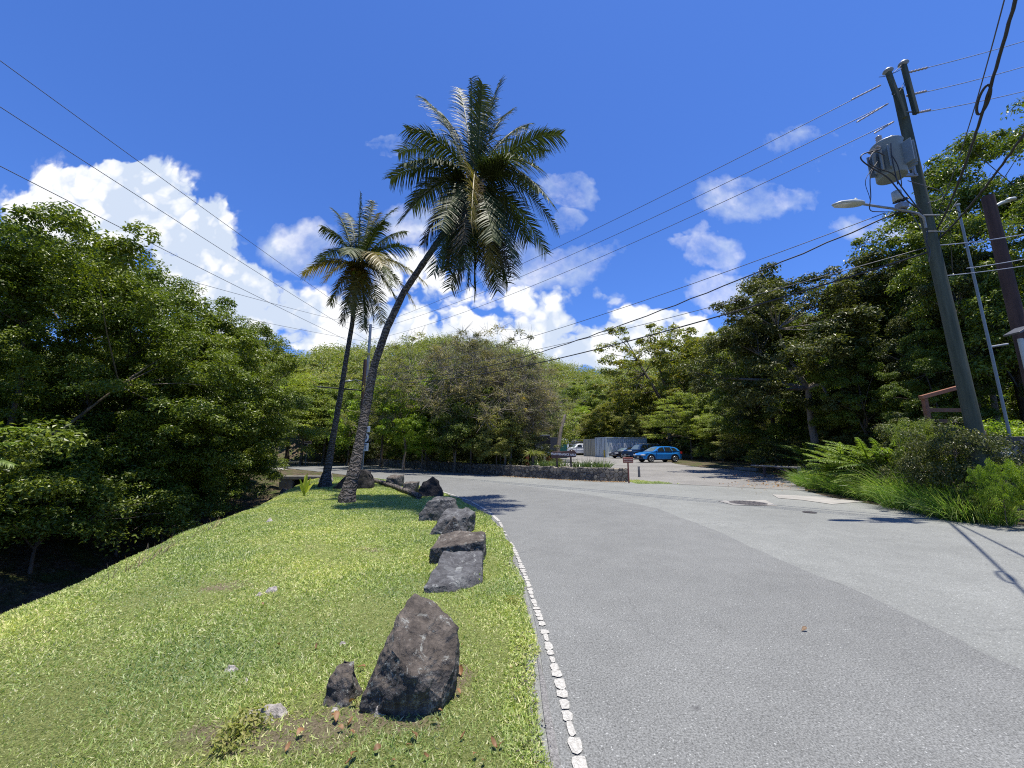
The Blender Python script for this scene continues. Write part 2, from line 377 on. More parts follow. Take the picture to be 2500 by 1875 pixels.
def twig_cloud(rng, C, R, per, L, w=.02):
    nc = len(C); idx = np.repeat(np.arange(nc), per); tot = len(idx)
    d = unit(rng.normal(size=(tot, 3)) + np.array([0, 0, .4])); P = C[idx] + d * (R[idx] * rng.uniform(0, .6, tot))[:, None]
    S = unit(np.cross(d, rng.normal(size=(tot, 3)))); return strips(P, d, L * rng.uniform(.5, 1.3, tot), w, S, .05, 2, .5)
def limbs(mb, rng, H, r0, C, nl, fork, lean=(0, 0), sub=9, bend=.15):
    # trunk, main limbs, then branches out to some of the clumps
    lx, ly = lean; fz = H * fork; top = Vector((lx, ly, fz))
    mb.tube([(0, 0, -.3), (lx * .1, ly * .1, fz * .25), (lx * .45 + rng.normal() * .05, ly * .45, fz * .6), top], [r0 * 1.5, r0, r0 * .85, r0 * .75], 8)
    ord_ = rng.permutation(len(C)); ends = []
    for i in range(nl):
        c = Vector(C[ord_[i]]); e = top.lerp(c, .7); m1 = top.lerp(e, .5) + Vector(rng.normal(size=3) * bend) + Vector((0, 0, .25))
        mb.tube([top, m1, e, c], [r0 * .6, r0 * .42, r0 * .22, r0 * .08], 6); ends.append((m1, e))
    for j in range(nl, min(len(C), nl + sub * nl)):
        c = Vector(C[ord_[j]]); s = min((p for pr in ends for p in pr), key=lambda p: (p - c).length)
        mb.tube([s, s.lerp(c, .5) + Vector(rng.normal(size=3) * .12), c], [r0 * .2, r0 * .12, r0 * .04], 5, cap=False)
HT = {}
def tree_proto(name, seed, H, R, low, nc, per, L, cs, leaf, barkm='bark', lump=.25, bottom=-.75, inner=.4, flat=.7, wid=.5, nl=5, fork=.28, r0=.16, lean=(0, 0), twigs=0, sub=9, upw=.55, spray=.12, droop=.25, stretch=1.0, meta=0):
    rng = np.random.default_rng(seed); root = empty(name)
    zc = (H + low) / 2; C, Rr, d = crown_pts(rng, (lean[0], lean[1], zc), (R * stretch, R, (H - low) / 2), nc, cs, lump, bottom, inner, flat, spray, meta)
    mb = MB(); limbs(mb, rng, H, r0, C, nl, fork, lean, sub); mb.build('trunk', M[barkm], root)
    V, Fc = leaf_cloud(rng, C, Rr, per, L, flat, wid, upw, droop); npmesh('crown', V, Fc, M[leaf], root)
    if twigs:
        V, Fc = twig_cloud(rng, C, Rr, twigs, cs * 1.5, .025); npmesh('twigs', V, Fc, M['bark_pale'], root)
    HT[name] = H; return root
used = set()
def place(proto, loc, s=1.0, rz=0, label='', cat='tree', group=None, leaf=None, sx=1.0, sz=1.0):
    if proto.name in used:
        r = proto.copy(); COL.objects.link(r)
        for ch in proto.children:
            c = ch.copy(); COL.objects.link(c); c.parent = r
            if leaf and ch.name.startswith('crown'):
                c.material_slots[0].link = 'OBJECT'; c.material_slots[0].material = M[leaf]
    else:
        r = proto; used.add(proto.name)
        if leaf:
            for ch in r.children:
                if ch.name.startswith('crown'): ch.material_slots[0].link = 'OBJECT'; ch.material_slots[0].material = M[leaf]
    r.location = loc; r.rotation_euler = (0, 0, rz); r.scale = (s * sx, s * sx, s * sz)
    return tag(r, label, cat, group)

# ------------------------------------------------------------------ ground
def pl(pts): return [G(*p) for p in pts]
line_px = [(895, 1163), (981, 1178), (1022, 1185), (1082, 1202), (1114, 1212), (1149, 1225), (1193, 1250), (1220, 1276), (1235, 1308), (1254, 1340), (1267, 1369), (1277, 1396), (1289, 1426), (1299, 1460), (1319, 1515), (1332, 1556), (1353, 1631), (1369, 1681), (1382, 1744), (1401, 1814), (1417, 1880), (1432, 1960), (1452, 2080)]
edge_px = [(620, 1131), (700, 1143), (790, 1153), (885, 1165), (960, 1178), (1015, 1188), (1070, 1204), (1105, 1216), (1144, 1239), (1186, 1264), (1213, 1294), (1233, 1335), (1247, 1386), (1259, 1436), (1268, 1478), (1278, 1544), (1286, 1648), (1290, 1731), (1303, 1875)]
EDGE = pl(edge_px) + [Vector((.25, .8, 0)), Vector((.6, -2, 0)), Vector((1.2, -9, 0))]
LINE = pl(line_px)
wall_px = [(1535, 1177), (1453, 1175), (1352, 1170), (1250, 1164), (1150, 1155), (1031, 1144.5), (892, 1134)]
WALL = pl(wall_px)
veg = pl([(2500, 1284), (2316, 1261), (2203, 1244), (2034, 1216), (1966, 1199)])
far_left = [G(740, 1125), G(610, 1119), Vector((-75, 68, 0)), Vector((-78, 60, 0)), Vector((-50, 52, 0))]
road_poly = EDGE[::-1] + far_left[::-1] + [w + Vector((.1, .15, 0)) for w in WALL[::-1]] + [G(1640, 1182), G(1800, 1190)] + veg[::-1] + [Vector((14, 5, 0)), Vector((12, -9, 0))]
lot_back = [GL(1966, 1194), GL(1890, 1160), GL(1800, 1148), GL(1700, 1140), GL(1650, 1133), GL(1600, 1117), GL(1500, 1113), GL(1380, 1111), GL(1290, 1112)]
lot_poly = [G(1535, 1178) + Vector((.2, .1, 0))] + [Vector((G(1640, 1182).x, 19.2, 0))] + [G(1800, 1190)] + [G(1966, 1199)] + lot_back + [Vector((2.5, 36, lotz(36))), Vector((3.5, 27, lotz(27)))]
def inpoly(x, y, poly):
    r = np.zeros(np.shape(x), bool); n = len(poly); j = n - 1
    for i in range(n):
        xi, yi, xj, yj = poly[i][0], poly[i][1], poly[j][0], poly[j][1]
        if abs(yj - yi) > 1e-9:
            r ^= ((yi > y) != (yj > y)) & (x < (xj - xi) * (y - yi) / (yj - yi) + xi)
        j = i
    return r
def dist_line(x, y, pts):       # distance and side (left of travel = +)
    best = np.full(np.shape(x), 1e9); side = np.zeros(np.shape(x))
    for a, b in zip(pts[:-1], pts[1:]):
        dx, dy = b[0] - a[0], b[1] - a[1]; L2 = dx * dx + dy * dy
        t = np.clip(((x - a[0]) * dx + (y - a[1]) * dy) / L2, 0, 1)
        ex, ey = x - (a[0] + t * dx), y - (a[1] + t * dy); d = np.hypot(ex, ey); m = d < best
        best = np.where(m, d, best); side = np.where(m, np.sign(dx * ey - dy * ex), side)
    return best * side
LEDGE = [Vector((-1.5, -9, 0)), Vector((-3.0, -2, 0)), Vector((-4.9, 2.9, 0))] + [G(226, 1433, -.28), G(452, 1314, -.28), G(633, 1243, -.22), G(690, 1207, -.15), G(728, 1185, -.1), G(770, 1165, 0)]
def smooth(t): t = np.clip(t, 0, 1); return t * t * (3 - 2 * t)
TA = np.array([-6, -1.9, -1.35, -.608, -.387, -.189, 0, .165, .274, .34, .5, .67, 1.4, 6])
TV = np.array([.10, .18, .20, .198, .224, .250, .222, .168, .160, .174, .205, .25, .31, .2])
TD = np.array([90, 110, 120, 150, 170, 185, 205, 260, 270, 185, 125, 95, 75, 60.])
TS = np.array([35, 38, 40, 55, 60, 60, 62, 68, 68, 66, 48, 42, 34, 30.])
def H(x, y):
    x = np.asarray(x, float); y = np.asarray(y, float)
    yy = np.maximum(y, 3.0); a = np.clip(x / yy, -6, 6)
    D = np.interp(a, TA, TD); S = np.interp(a, TA, TS); V = np.interp(a, TA, TV)
    t = np.maximum(y, np.hypot(x, y) * .35)
    hill = (EYE + D * V) * smooth((t - S) / (D - S)) ** .8 * np.where(t > D, np.clip(1 - (t - D) / 400, 0, 1), 1)
    lot = np.where((x > 2) | (y > 40), LOT_K * np.maximum(0, np.minimum(y, 75) - LOT_Y) * smooth((x + 6) / 8), 0)
    s = dist_line(x, y, LEDGE)
    r = np.interp(s, [-2.6, -.6, .1, 1.3, 2.0, 3.6, 6.0, 9, 20, 60], [0, -.05, -.22, -1.35, -1.65, -1.6, -.15, .25, 1.2, 3])
    r = r * np.interp(y, [18, 24, 28], [1, .6, 0]) * np.interp(y, [-9, -3], [.6, 1])
    r = np.where(s < -2.6, 0, r)
    bank = smooth((x - 11 - .25 * y) / 6) * 1.6 * np.interp(y, [-5, 5, 18, 26], [1, 1, .6, 0])
    und = .05 * np.sin(x * 1.3 + 1) * np.sin(y * 1.1) * smooth((np.abs(s) + .2) / 3) * (s > 0)
    return hill + lot + r + np.where(x > 8, bank, 0) + und
def Hs(x, y): return float(H(np.array([x]), np.array([y]))[0])
def axis(lo, hi, fine_lo, fine_hi, st):
    a = [fine_lo]; k = st
    while a[-1] > lo: k *= 1.13; a.append(a[-1] - k)
    b = list(np.arange(fine_lo, fine_hi, st)); c = [fine_hi]; k = st
    while c[-1] < hi: k *= 1.08; c.append(c[-1] + k)
    return np.array(sorted(set([round(v, 4) for v in a + b + c])))
gx = axis(-700, 700, -18, 14, .22); gy = axis(-60, 900, -3, 30, .22)
X, Y = np.meshgrid(gx, gy); Z = H(X, Y)
near = np.hypot(X, Y) < 90
ins = np.zeros(X.shape, bool); ins[near] = inpoly(X[near], Y[near], road_poly); ins_l = np.zeros(X.shape, bool); ins_l[near] = inpoly(X[near], Y[near], lot_poly)
Z = np.where(ins, -.08, Z); Z = np.where(ins_l, LOT_K * np.maximum(0, Y - LOT_Y) - .08, Z)
rough = np.array([[0.0]])
s_ = dist_line(X, Y, LEDGE)
rg = (s_ > .15) & (X < 0) & near & ~ins & (Y < 27)
rn = np.zeros(X.shape)
for i, j in np.argwhere(rg): rn[i, j] = noise.fractal(Vector((X[i, j] * 1.2, Y[i, j] * 1.2, 0)), 1, 2, 4) * .16
Z = Z + rn
nx, ny = len(gx), len(gy); I = np.arange(nx * ny).reshape(ny, nx)
ground = npmesh('ground', np.stack([X, Y, Z], -1), np.stack([I[:-1, :-1], I[:-1, 1:], I[1:, 1:], I[1:, :-1]], -1).reshape(-1, 4), M['ground'], smooth=True)
tag(ground, kind='structure')

def sheet(name, poly, mat, dz, lot=False, kind='structure'):
    bm = bmesh.new(); vs = [bm.verts.new((p[0], p[1], (lotz(p[1]) if lot else 0) + dz)) for p in poly]
    es = [bm.edges.new((vs[i], vs[(i + 1) % len(vs)])) for i in range(len(vs))]
    bmesh.ops.triangle_fill(bm, edges=es, use_beauty=True)
    for f in bm.faces:
        if f.normal.z < 0: f.normal_flip()
    me = bpy.data.meshes.new(name); bm.to_mesh(me); bm.free(); return tag(link(name, me, mat), kind=kind)
sheet('road', road_poly, M['asphalt_old'], .006)
sheet('parking_lot', lot_poly, M['asphalt_lot'], .014, True)
seam_px = [(700, 1126), (810, 1134.5), (936, 1150), (1095, 1168), (1320, 1192), (1463, 1212), (1604, 1242), (1761, 1302), (1897, 1367), (2114, 1454), (2331, 1562), (2500, 1640)]
rng = np.random.default_rng(5)
seam = []
sp_ = pl(seam_px)
for a, b in zip(sp_[:-1], sp_[1:]):
    n = max(2, int((b - a).length / .35))
    for k in range(n): seam.append(a.lerp(b, k / n) + Vector((rng.normal() * .018, rng.normal() * .018, 0)))
seam.append(sp_[-1])
inset = [p + Vector((.0, .0, 0)) for p in EDGE]
lane_poly = [Vector((p.x + .12, p.y + .05, 0)) for p in EDGE[::-1]] + [Vector((-32, 52.5, 0))] + seam + [Vector((4.5, -2, 0)), Vector((5.0, -8.9, 0))]
sheet('road_lane', lane_poly, M['asphalt_new'], .012)
# the strip between painted line and grass is darker and crumbled
shoulder = [LINE[i] + Vector((-.10, 0, 0)) for i in range(7, len(LINE) - 1)] + [Vector((.3, 1.2, 0)), Vector((.22, .85, 0))] + [Vector((p.x + .09, p.y, 0)) for p in EDGE[18:9:-1]]
sheet('road_shoulder', shoulder, M['asphalt_edge'], .017)
# road markings: worn edge line broken into pebbly blobs
mk = MB()
def blob(c, d, L, Wd, z=.0195, n=11):
    d = d.normalized(); s = Vector((-d.y, d.x, 0)); ph = random.random() * 6
    vs = []
    for k in range(n):
        a = 2 * math.pi * k / n; r = 1 + .08 * math.sin(3 * a + ph) + .07 * math.sin(5 * a + 2 * ph) + random.uniform(-.06, .06)
        ca, sa = math.cos(a), math.sin(a); ca = math.copysign(abs(ca) ** .62, ca); sa = math.copysign(abs(sa) ** .62, sa)
        vs.append(Vector((c.x, c.y, z)) + d * ca * L / 2 * r + s * sa * Wd / 2 * r)
    mk.add(vs, [tuple(range(n))])
gaps = [(1500, 1545), (1255, 1285)]
for a, b in zip(LINE[:-1], LINE[1:]):
    pass
acc = 0
path = [LINE[0].lerp(LINE[0], 0)]
for a, b in zip(LINE[:-1], LINE[1:]):
    n = max(1, int((b - a).length / .02))
    for k in range(n): path.append(a.lerp(b, (k + 1) / n))
i = 0
while i < len(path) - 8:
    p = path[i]; dcam = p.length
    if dcam > 9.2:
        st = random.randint(20, 60); L = st * .02; blob(path[min(i + st // 2, len(path) - 1)], path[min(i + st, len(path) - 1)] - p, L, .085, n=8); i += st + random.randint(1, 5)
    else:
        L = random.uniform(.06, .13); st = int(L / .02)
        y = p.y
        if not (3.78 < y < 3.87 or 7.2 < y < 8.4 and random.random() < .7):
            blob(path[min(i + st // 2, len(path) - 1)], path[min(i + st, len(path) - 1)] - p, L * 1.08, random.uniform(.05, .078) if random.random() < .85 else .04)
        i += st + 1
tag(mk.build('road_marking', M['paint']), kind='structure')
# concrete aprons with manhole covers
def quad_px(name, px, mat, dz):
    return sheet(name, [G(*p) for p in px], mat, dz)
quad_px('concrete_patch', [(1752, 1224), (1868, 1222), (1898, 1236), (1790, 1234)], M['concrete_pale'], .018)
quad_px('pale_patch', [(1885, 1208), (1990, 1213), (2110, 1226), (2030, 1232), (1960, 1222), (1900, 1217)], M['concrete_pale'], .018)
quad_px('concrete_verge', [(600, 1131), (650, 1134), (703, 1147), (640, 1149), (600, 1140)], M['concrete_pale'], .018)
lotm = MB()
for (a, b) in (((1489, 1128), (1505, 1131)), ((1596, 1140), (1660, 1142)), ((1560, 1137), (1600, 1138))):
    p, q = GL(*a), GL(*b); q2 = Vector((0, .12, .0026))
    lotm.add([p + Vector((0, 0, .02)), q + Vector((0, 0, .02)), q + q2 + Vector((0, 0, .02)), p + q2 + Vector((0, 0, .02))], [(0, 1, 2, 3)])
tag(lotm.build('bay_marking', M['paint']), kind='structure')
def disc(name, c, r, mat, label, cat, rings=True):
    mb = MB(); n = 28
    mb.add([Vector((c.x + r * math.cos(a * 2 * math.pi / n), c.y + r * math.sin(a * 2 * math.pi / n), c.z)) for a in range(n)], [tuple(range(n))])
    for k in range(-4, 5):
        if rings: mb.box((c.x + k * r * .18, c.y, c.z + .004), (r * .06, 2 * r * math.sqrt(max(.05, 1 - (k * .18) ** 2)) * .85, .008))
    return tag(mb.build(name, mat), label, cat)
disc('manhole_cover', G(1826, 1229) + Vector((0, 0, .024)), .52, M['iron'], 'dark round manhole cover set in a pale concrete patch on the road', 'manhole cover')
disc('valve_cover', G(1977, 1252) + Vector((0, 0, .02)), .16, M['iron'], 'small dark round valve cover on the asphalt near the right verge', 'valve cover')

ts_ = NT('bare_soil'); p__ = ts_.coord('Position'); b__ = ts_.noise(45, 6, p__, .75); v__ = ts_.voro(60, p__, 'F1', 'Color')
c__ = ts_.ramp(b__, [(.32, (.06, .045, .03)), (.5, (.18, .145, .10)), (.68, (.34, .28, .21))]); c__ = ts_.mix(.5, c__, ts_.ramp(v__, [(.2, .6), (.9, 1.6)]), 'MULTIPLY'); ts_.bump(b__, 1, .02); M['soil'] = ts_.set(c__, .95, 0, .2)
# ------------------------------------------------------------------ lawn + grass
NTt = 90; NVv = 30
def resample(pts, n):
    L = [0]; 
    for a, b in zip(pts[:-1], pts[1:]): L.append(L[-1] + (Vector(b) - Vector(a)).length)
    out = []; 
    for k in range(n):
        s = L[-1] * k / (n - 1); i = max(0, min(len(pts) - 2, int(np.searchsorted(L, s)) - 1)); t = (s - L[i]) / (L[i + 1] - L[i]); out.append(Vector(pts[i]).lerp(Vector(pts[i + 1]), t))
    return out
RE = [Vector((1.1, -8.8, 0)), Vector((.5, -2, 0)), Vector((.1, .8, 0))] + pl(edge_px[::-1])[:-3]
RE = [p + Vector((.02, 0, 0)) for p in RE]
# pair rows by Y
ys = np.concatenate([np.linspace(-8, 1, 20), np.linspace(1.1, 23.8, 130)])
rx = np.interp(ys, [p.y for p in RE], [p.x for p in RE]); lx_ = np.interp(ys, [p.y for p in LEDGE], [p.x for p in LEDGE]) - .25
def jit(y, f, a): return a * (math.sin(y * f) * .5 + math.sin(y * f * 2.3 + 1) * .3 + math.sin(y * f * 5.1 + 2) * .2)
rx = rx + np.array([jit(y, 4, .05) for y in ys]); lx_ = lx_ + np.array([jit(y, 1.7, .18) for y in ys])
vv = np.linspace(0, 1, NVv)
XX = rx[:, None] * (1 - vv) + lx_[:, None] * vv; YY = np.repeat(ys[:, None], NVv, 1)
def lawnz(x, y): return H(x, y) + .035 + .02 * np.sin(x * 2.1) * np.sin(y * 1.7)
ZZ = lawnz(XX, YY); ZZ[:, 0] -= .03; ZZ[:, -1] -= .10
I = np.arange(XX.size).reshape(XX.shape)
tag(npmesh('lawn', np.stack([XX, YY, ZZ], -1), np.stack([I[:-1, :-1], I[:-1, 1:], I[1:, 1:], I[1:, :-1]], -1).reshape(-1, 4), M['lawn'], smooth=True), kind='structure')
rg = np.random.default_rng(11)
def scatter_lawn(n, y0, y1, pw):
    y = y0 + (y1 - y0) * rg.uniform(0, 1, n) ** pw
    a = np.interp(y, ys, rx); b = np.interp(y, ys, lx_); u = rg.uniform(-.01, 1.0, n)
    return a + (b - a) * u, y
px_, py_ = scatter_lawn(680000, 1.5, 23.5, 2.0)
vis = (px_ / np.maximum(py_, .1) > -1.75) & ((px_ + 1.09) ** 2 + (py_ - 2.9) ** 2 > .0)
# thin, patchy turf
pn = np.sin(px_ * 2.3 + 1.2 * np.sin(py_ * 1.9)) + np.sin(py_ * 3.1 + px_) + .7 * np.sin(px_ * 7.7 + py_ * 5.3)
SOIL = [(-1.42, 2.42, .5, .16), (-.85, 2.52, .4, .12), (-1.15, 2.70, .25, .12), (-.42, 2.95, .16, .2)]
bare = np.zeros(len(px_), bool)
for (cx, cy_, a_, b_) in SOIL: bare |= (np.hypot((px_ - cx) / a_, (py_ - cy_) / b_) < .95) & (rg.uniform(0, 1, len(px_)) < .6)
keep = vis & (rg.uniform(0, 1, len(px_)) < np.clip(.85 + .15 * pn, .55, 1)) & ~bare
px_, py_, pn = px_[keep], py_[keep], pn[keep]; n = len(px_)
P = np.stack([px_, py_, lawnz(px_, py_) - .005], 1)
D = unit(np.stack([rg.normal(size=n) * .8, rg.normal(size=n) * .8, np.abs(rg.normal(size=n)) * .55 + .28], 1))
ln = rg.uniform(.02, .048, n) * (1 + .22 * np.clip(py_ - 3, 0, 14) / 6) * (1 + .15 * pn)
w = (.0035 + .0014 * np.clip(py_ - 2, 0, 20)) * rg.uniform(.7, 1.5, n)
S = unit(np.cross(D, rg.normal(size=(n, 3))))
V = np.stack([P - S * w[:, None], P + S * w[:, None], P + D * ln[:, None] - np.array([0, 0, .15]) * ln[:, None]], 1).reshape(-1, 3)
g_ = npmesh('lawn_grass', V, np.arange(3 * n).reshape(-1, 3), M['grass']); tag(g_, 'short sunlit turf covering the verge between ravine and road', 'grass', kind='stuff')
# verge strip of dry leaf litter along the wall foot and gravelly lawn edge
def litter(name, pts, L, mat, label, cat='leaf litter', lift=.012, up=1.5):
    P = np.array(pts); n = len(P); N = unit(np.array([0, 0, up]) + rg.normal(size=(n, 3)) * .5)
    V, Fc = leafquads(P, N, L * rg.uniform(.5, 1.4, n), rg, .6, 0, .12); V[:, 2] = np.maximum(V[:, 2], 0) if False else V[:, 2]
    return tag(npmesh(name, V, Fc, mat), label, cat, kind='stuff')
pts = []
for k in range(1500):
    i = random.randrange(len(WALL) - 1); p = WALL[i].lerp(WALL[i + 1], random.random()); pts.append((p.x - .1 - abs(random.gauss(0, .22)), p.y - .1 - abs(random.gauss(0, .2)), .03))
litter('leaf_litter', pts, .06, M['deadleaf'], 'dry brown leaf litter gathered along the foot of the stone wall')
pts = []
for k in range(1800):
    p = G(random.gauss(1900, 55), random.gauss(1166, 12)); 
    if p.y > 12: pts.append((p.x, p.y, max(Hs(p.x, p.y), 0) + .03))
litter('leaf_litter', pts, .09, M['deadleaf'], 'brown leaf litter on shaded ground at the right corner of the parking lot')
pts = []
for k in range(500):
    i = random.randrange(8, 18); p = EDGE[i].lerp(EDGE[i + 1], random.random()); pts.append((p.x + random.gauss(.0, .05), p.y, .03))
tag(litter('gravel', pts, .02, M['rock_brown'], 'crumbs of gravel along the ragged edge between grass and asphalt', 'gravel'), kind='stuff')

# fallen leaves, counted
lv = []
for q in range(3):
    mb = MB(); n = 6; L = .075; vs = []
    for k in range(n + 1):
        t = k / n; ww = math.sin(math.pi * min(1, t * .93 + .05)) * .022; zc = .02 * math.sin(t * 3 + q) + .012
        vs += [(t * L - L / 2, -ww, zc + .012), (t * L - L / 2, 0, zc), (t * L - L / 2, ww, zc + .014 * (q - .5))]
    fs = []
    for k in range(n): fs += [(3 * k, 3 * k + 3, 3 * k + 4, 3 * k + 1), (3 * k + 1, 3 * k + 4, 3 * k + 5, 3 * k + 2)]
    mb.add(vs, fs, True); me = mb.build('fallen_leaf', M['deadleaf']); lv.append(me)
leafspots = [(733, 1800), (820, 1765), (855, 1775), (830, 1790), (860, 1800), (700, 1835), (920, 1840), (865, 1855), (850, 1870), (1010, 1810), (1000, 1832), (1205, 1823), (1225, 1824), (1160, 1850), (1130, 1806), (1060, 1770), (1075, 1745), (1100, 1600), (1082, 1560), (1110, 1550), (1125, 1648), (1128, 1580), (680, 1575), (773, 1580), (1248, 1635), (1120, 1700), (1306, 1868), (860, 1730), (880, 1640), (815, 1755), (960, 1868), (1180, 1865), (1040, 1855), (640, 1480), (1963, 1540)]
for k, p in enumerate(leafspots):
    g = G(*p, .05) if p[0] < 1300 else G(*p, .015)
    if k < 3: o = lv[k]
    else: o = lv[k % 3].copy(); COL.objects.link(o)
    o.location = (g.x, g.y, (float(lawnz(g.x, g.y)) + .02) if p[0] < 1300 else .018); o.rotation_euler = (random.uniform(-.3, .3), random.uniform(-.3, .3), random.uniform(0, 6.28)); s = random.uniform(.35, .8); o.scale = (s, s, s)
    if k == len(leafspots) - 1: tag(o, 'single yellow leaf lying alone in the middle of the road', 'leaf')
    else: tag(o, 'orange brown dead leaf fallen on the grass around the nearest boulder', 'leaf', 'dead leaves around the nearest boulder')

# ------------------------------------------------------------------ boulders
def boulder(name, pts, mat, loc, rz, label, seed=0, amp=.04, cuts=4, parent=None, freq=3.0, group=None, flat=.0):
    bm = bmesh.new()
    for p in pts: bm.verts.new(p)
    bmesh.ops.convex_hull(bm, input=bm.verts)
    bmesh.ops.delete(bm, geom=[v for v in bm.verts if not v.link_faces], context='VERTS')
    size = max((v.co.length for v in bm.verts))
    for it in range(cuts):
        bmesh.ops.triangulate(bm, faces=bm.faces); bmesh.ops.subdivide_edges(bm, edges=bm.edges, cuts=1, use_grid_fill=True)
        if it == 0: bmesh.ops.smooth_vert(bm, verts=bm.verts, factor=.08, use_axis_x=True, use_axis_y=True, use_axis_z=True)
        if it == cuts - 1: bmesh.ops.smooth_vert(bm, verts=bm.verts, factor=.18, use_axis_x=True, use_axis_y=True, use_axis_z=True)
    bm.normal_update(); off = Vector((seed * 7.1, seed * 3.3, 1))
    for v in bm.verts:
        q = v.co / size
        d = noise.fractal(q * freq + off, .8, 2.1, 7) * amp * 1.1 + (noise.ridged_multi_fractal(q * freq * 1.6 + off, 1, 2, 4, 1, 2) - 1.2) * amp * .4
        v.co += v.normal * d * size
    me = bpy.data.meshes.new(name); bm.to_mesh(me); bm.free(); me.polygons.foreach_set('use_smooth', [True] * len(me.polygons))
    o = link(name, me, mat, parent); o.location = loc; o.rotation_euler = (0, 0, rz)
    return tag(o, label, 'boulder', group) if label else o
def gz(x, y): return float(lawnz(np.array(x), np.array(y)))
# nearest boulder: leaning block with a slanting flat brown face up to the right and a dark undercut front
b1 = Vector((-.66, 2.62, 0)); z0 = gz(b1.x, b1.y)
boulder('boulder', [(-.26, -.03, -.08), (.10, -.05, -.08), (.22, .04, -.08), (.27, .32, -.05), (-.14, .37, -.05), (-.25, -.02, .06), (-.20, .06, .24), (-.11, .25, .48), (-.04, .34, .54), (.10, .35, .50), (.29, .28, .34), (.30, .08, .20), (.24, -.04, .08), (.08, -.12, .24), (-.09, -.02, .34)], M['rock_brown'], (b1.x, b1.y, z0), 0, 'largest nearest boulder, brown slanted flat face on top and dark undercut front', 1, .035, 5)
p = G(820, 1742); boulder('boulder', [(-.10, -.03, -.05), (.08, -.05, -.05), (.12, .12, -.05), (-.09, .14, -.05), (-.07, .03, .14), (-.02, .12, .21), (.05, .11, .19), (.08, .02, .12)], M['rock_brown'], (p.x, p.y, gz(p.x, p.y)), 0, 'small rough brown rock just left of the nearest boulder', 2, .07, 4)
p = G(645, 1768); boulder('flat_stone', [(-.17, 0, -.05), (.13, -.05, -.05), (.17, .05, -.04), (-.1, .1, -.04), (-.1, .02, .035), (.08, .0, .045), (.06, .06, .04)], M['rock_pale'], (p.x, p.y, gz(p.x, p.y)), .1, 'pale flat stone sunk in the grass at the lower edge', 3, .05, 4)['category'] = 'stone'
p = G(930, 1768); boulder('stone', [(-.05, -.03, -.03), (.05, -.03, -.03), (.05, .04, -.03), (-.05, .04, -.03), (-.03, 0, .05), (.03, .01, .055)], M['rock_pale'], (p.x, p.y, gz(p.x, p.y)), .4, 'round pale cobble in front of the nearest boulder', 4, .05, 4)['category'] = 'stone'
for k, (a, b, s, lab) in enumerate([(816, 1757, .022, 'small pinkish pebble between orange leaves left of the nearest boulder'), (903, 1757, .02, 'small white pebble touching the foot of the nearest boulder'), (600, 1672, .026, 'white pebble alone in the grass left of the small brown rock'), (836, 1585, .03, 'pale grey stone in grass left of the nearest boulder top'), (662, 1455, .07, 'pale tan rock flush in the lawn at mid left'), (630, 1465, .05, 'low tan rock beside the pale tan rock in the lawn'), (563, 1645, .05, 'flat tan rock in the lawn near the white pebble'), (1055, 1740, .035, 'grey pinkish stone at the right foot of the nearest boulder'), (658, 1275, .10, 'light tan rock on the ravine lip left of the palms'), (655, 1778, .03, 'pebble beside the pale flat stone at the lower edge')]):
    p = G(a, b); boulder('stone', [(-s, -s * .7, -s * .5), (s, -s * .6, -s * .5), (s * .9, s * .8, -s * .5), (-s * .8, s * .8, -s * .5), (-s * .6, 0, s * .55), (s * .5, s * .1, s * .6)], M['rock_pale'], (p.x, p.y, gz(p.x, p.y) + s * .2), k, lab, 5 + k, .06, 3)['category'] = 'stone'
# second group: leaning grey slab, block behind it, pointed rock at the back
p = G(1105, 1452); z0 = gz(p.x, p.y)
boulder('boulder', [(-.33, -.02, -.1), (.10, .0, -.1), (.30, .2, -.1), (.30, .85, -.1), (-.30, .85, -.1), (-.33, 0, .06), (-.1, .02, .07), (.1, .15, .06), (-.22, .75, .28), (.30, .80, .26), (.33, .45, .16)], M['rock_grey'], (p.x, p.y, z0), .03, 'grey slab boulder lying tilted, front of the stacked pair by the white line', 21, .022, 5)
p = G(1108, 1385); z0 = gz(p.x, p.y)
boulder('boulder', [(-.36, -.0, -.1), (.40, .0, -.1), (.42, .55, -.1), (-.34, .6, -.1), (-.35, .0, .20), (.1, -.02, .27), (.42, .0, .32), (.40, .45, .36), (-.30, .5, .30), (0, .5, .36)], M['rock_brown'], (p.x, p.y, z0), -.03, 'flat topped brown boulder directly behind the tilted grey slab', 22, .025, 5)
p = Vector((G(1108, 1335).x, 6.45, 0))
boulder('boulder', [(-.32, .0, -.1), (.30, .0, -.1), (.26, .35, -.1), (-.28, .35, -.1), (.04, .12, .50), (.0, .2, .48), (-.15, .1, .26), (.18, .1, .24)], M['rock_brown'], (p.x, p.y, gz(p.x, p.y)), 0, 'pointed pyramid shaped boulder behind the flat topped brown one', 23, .02, 4)
p = G(1095, 1312); z0 = gz(p.x, p.y)
boulder('boulder', [(-.44, .0, -.1), (.30, .12, -.1), (.46, .6, -.1), (.3, 1.1, -.1), (-.38, .9, -.1), (-.30, .1, .12), (-.1, .15, .26), (.36, .3, .30), (.44, .6, .34), (.2, 1.0, .38), (-.2, .9, .34)], M['rock_grey'], (p.x, p.y, z0), 0, 'broad dark boulder with layered top, third group from the camera', 24, .04, 5)
p = Vector((G(1085, 1265).x, 8.9, 0))
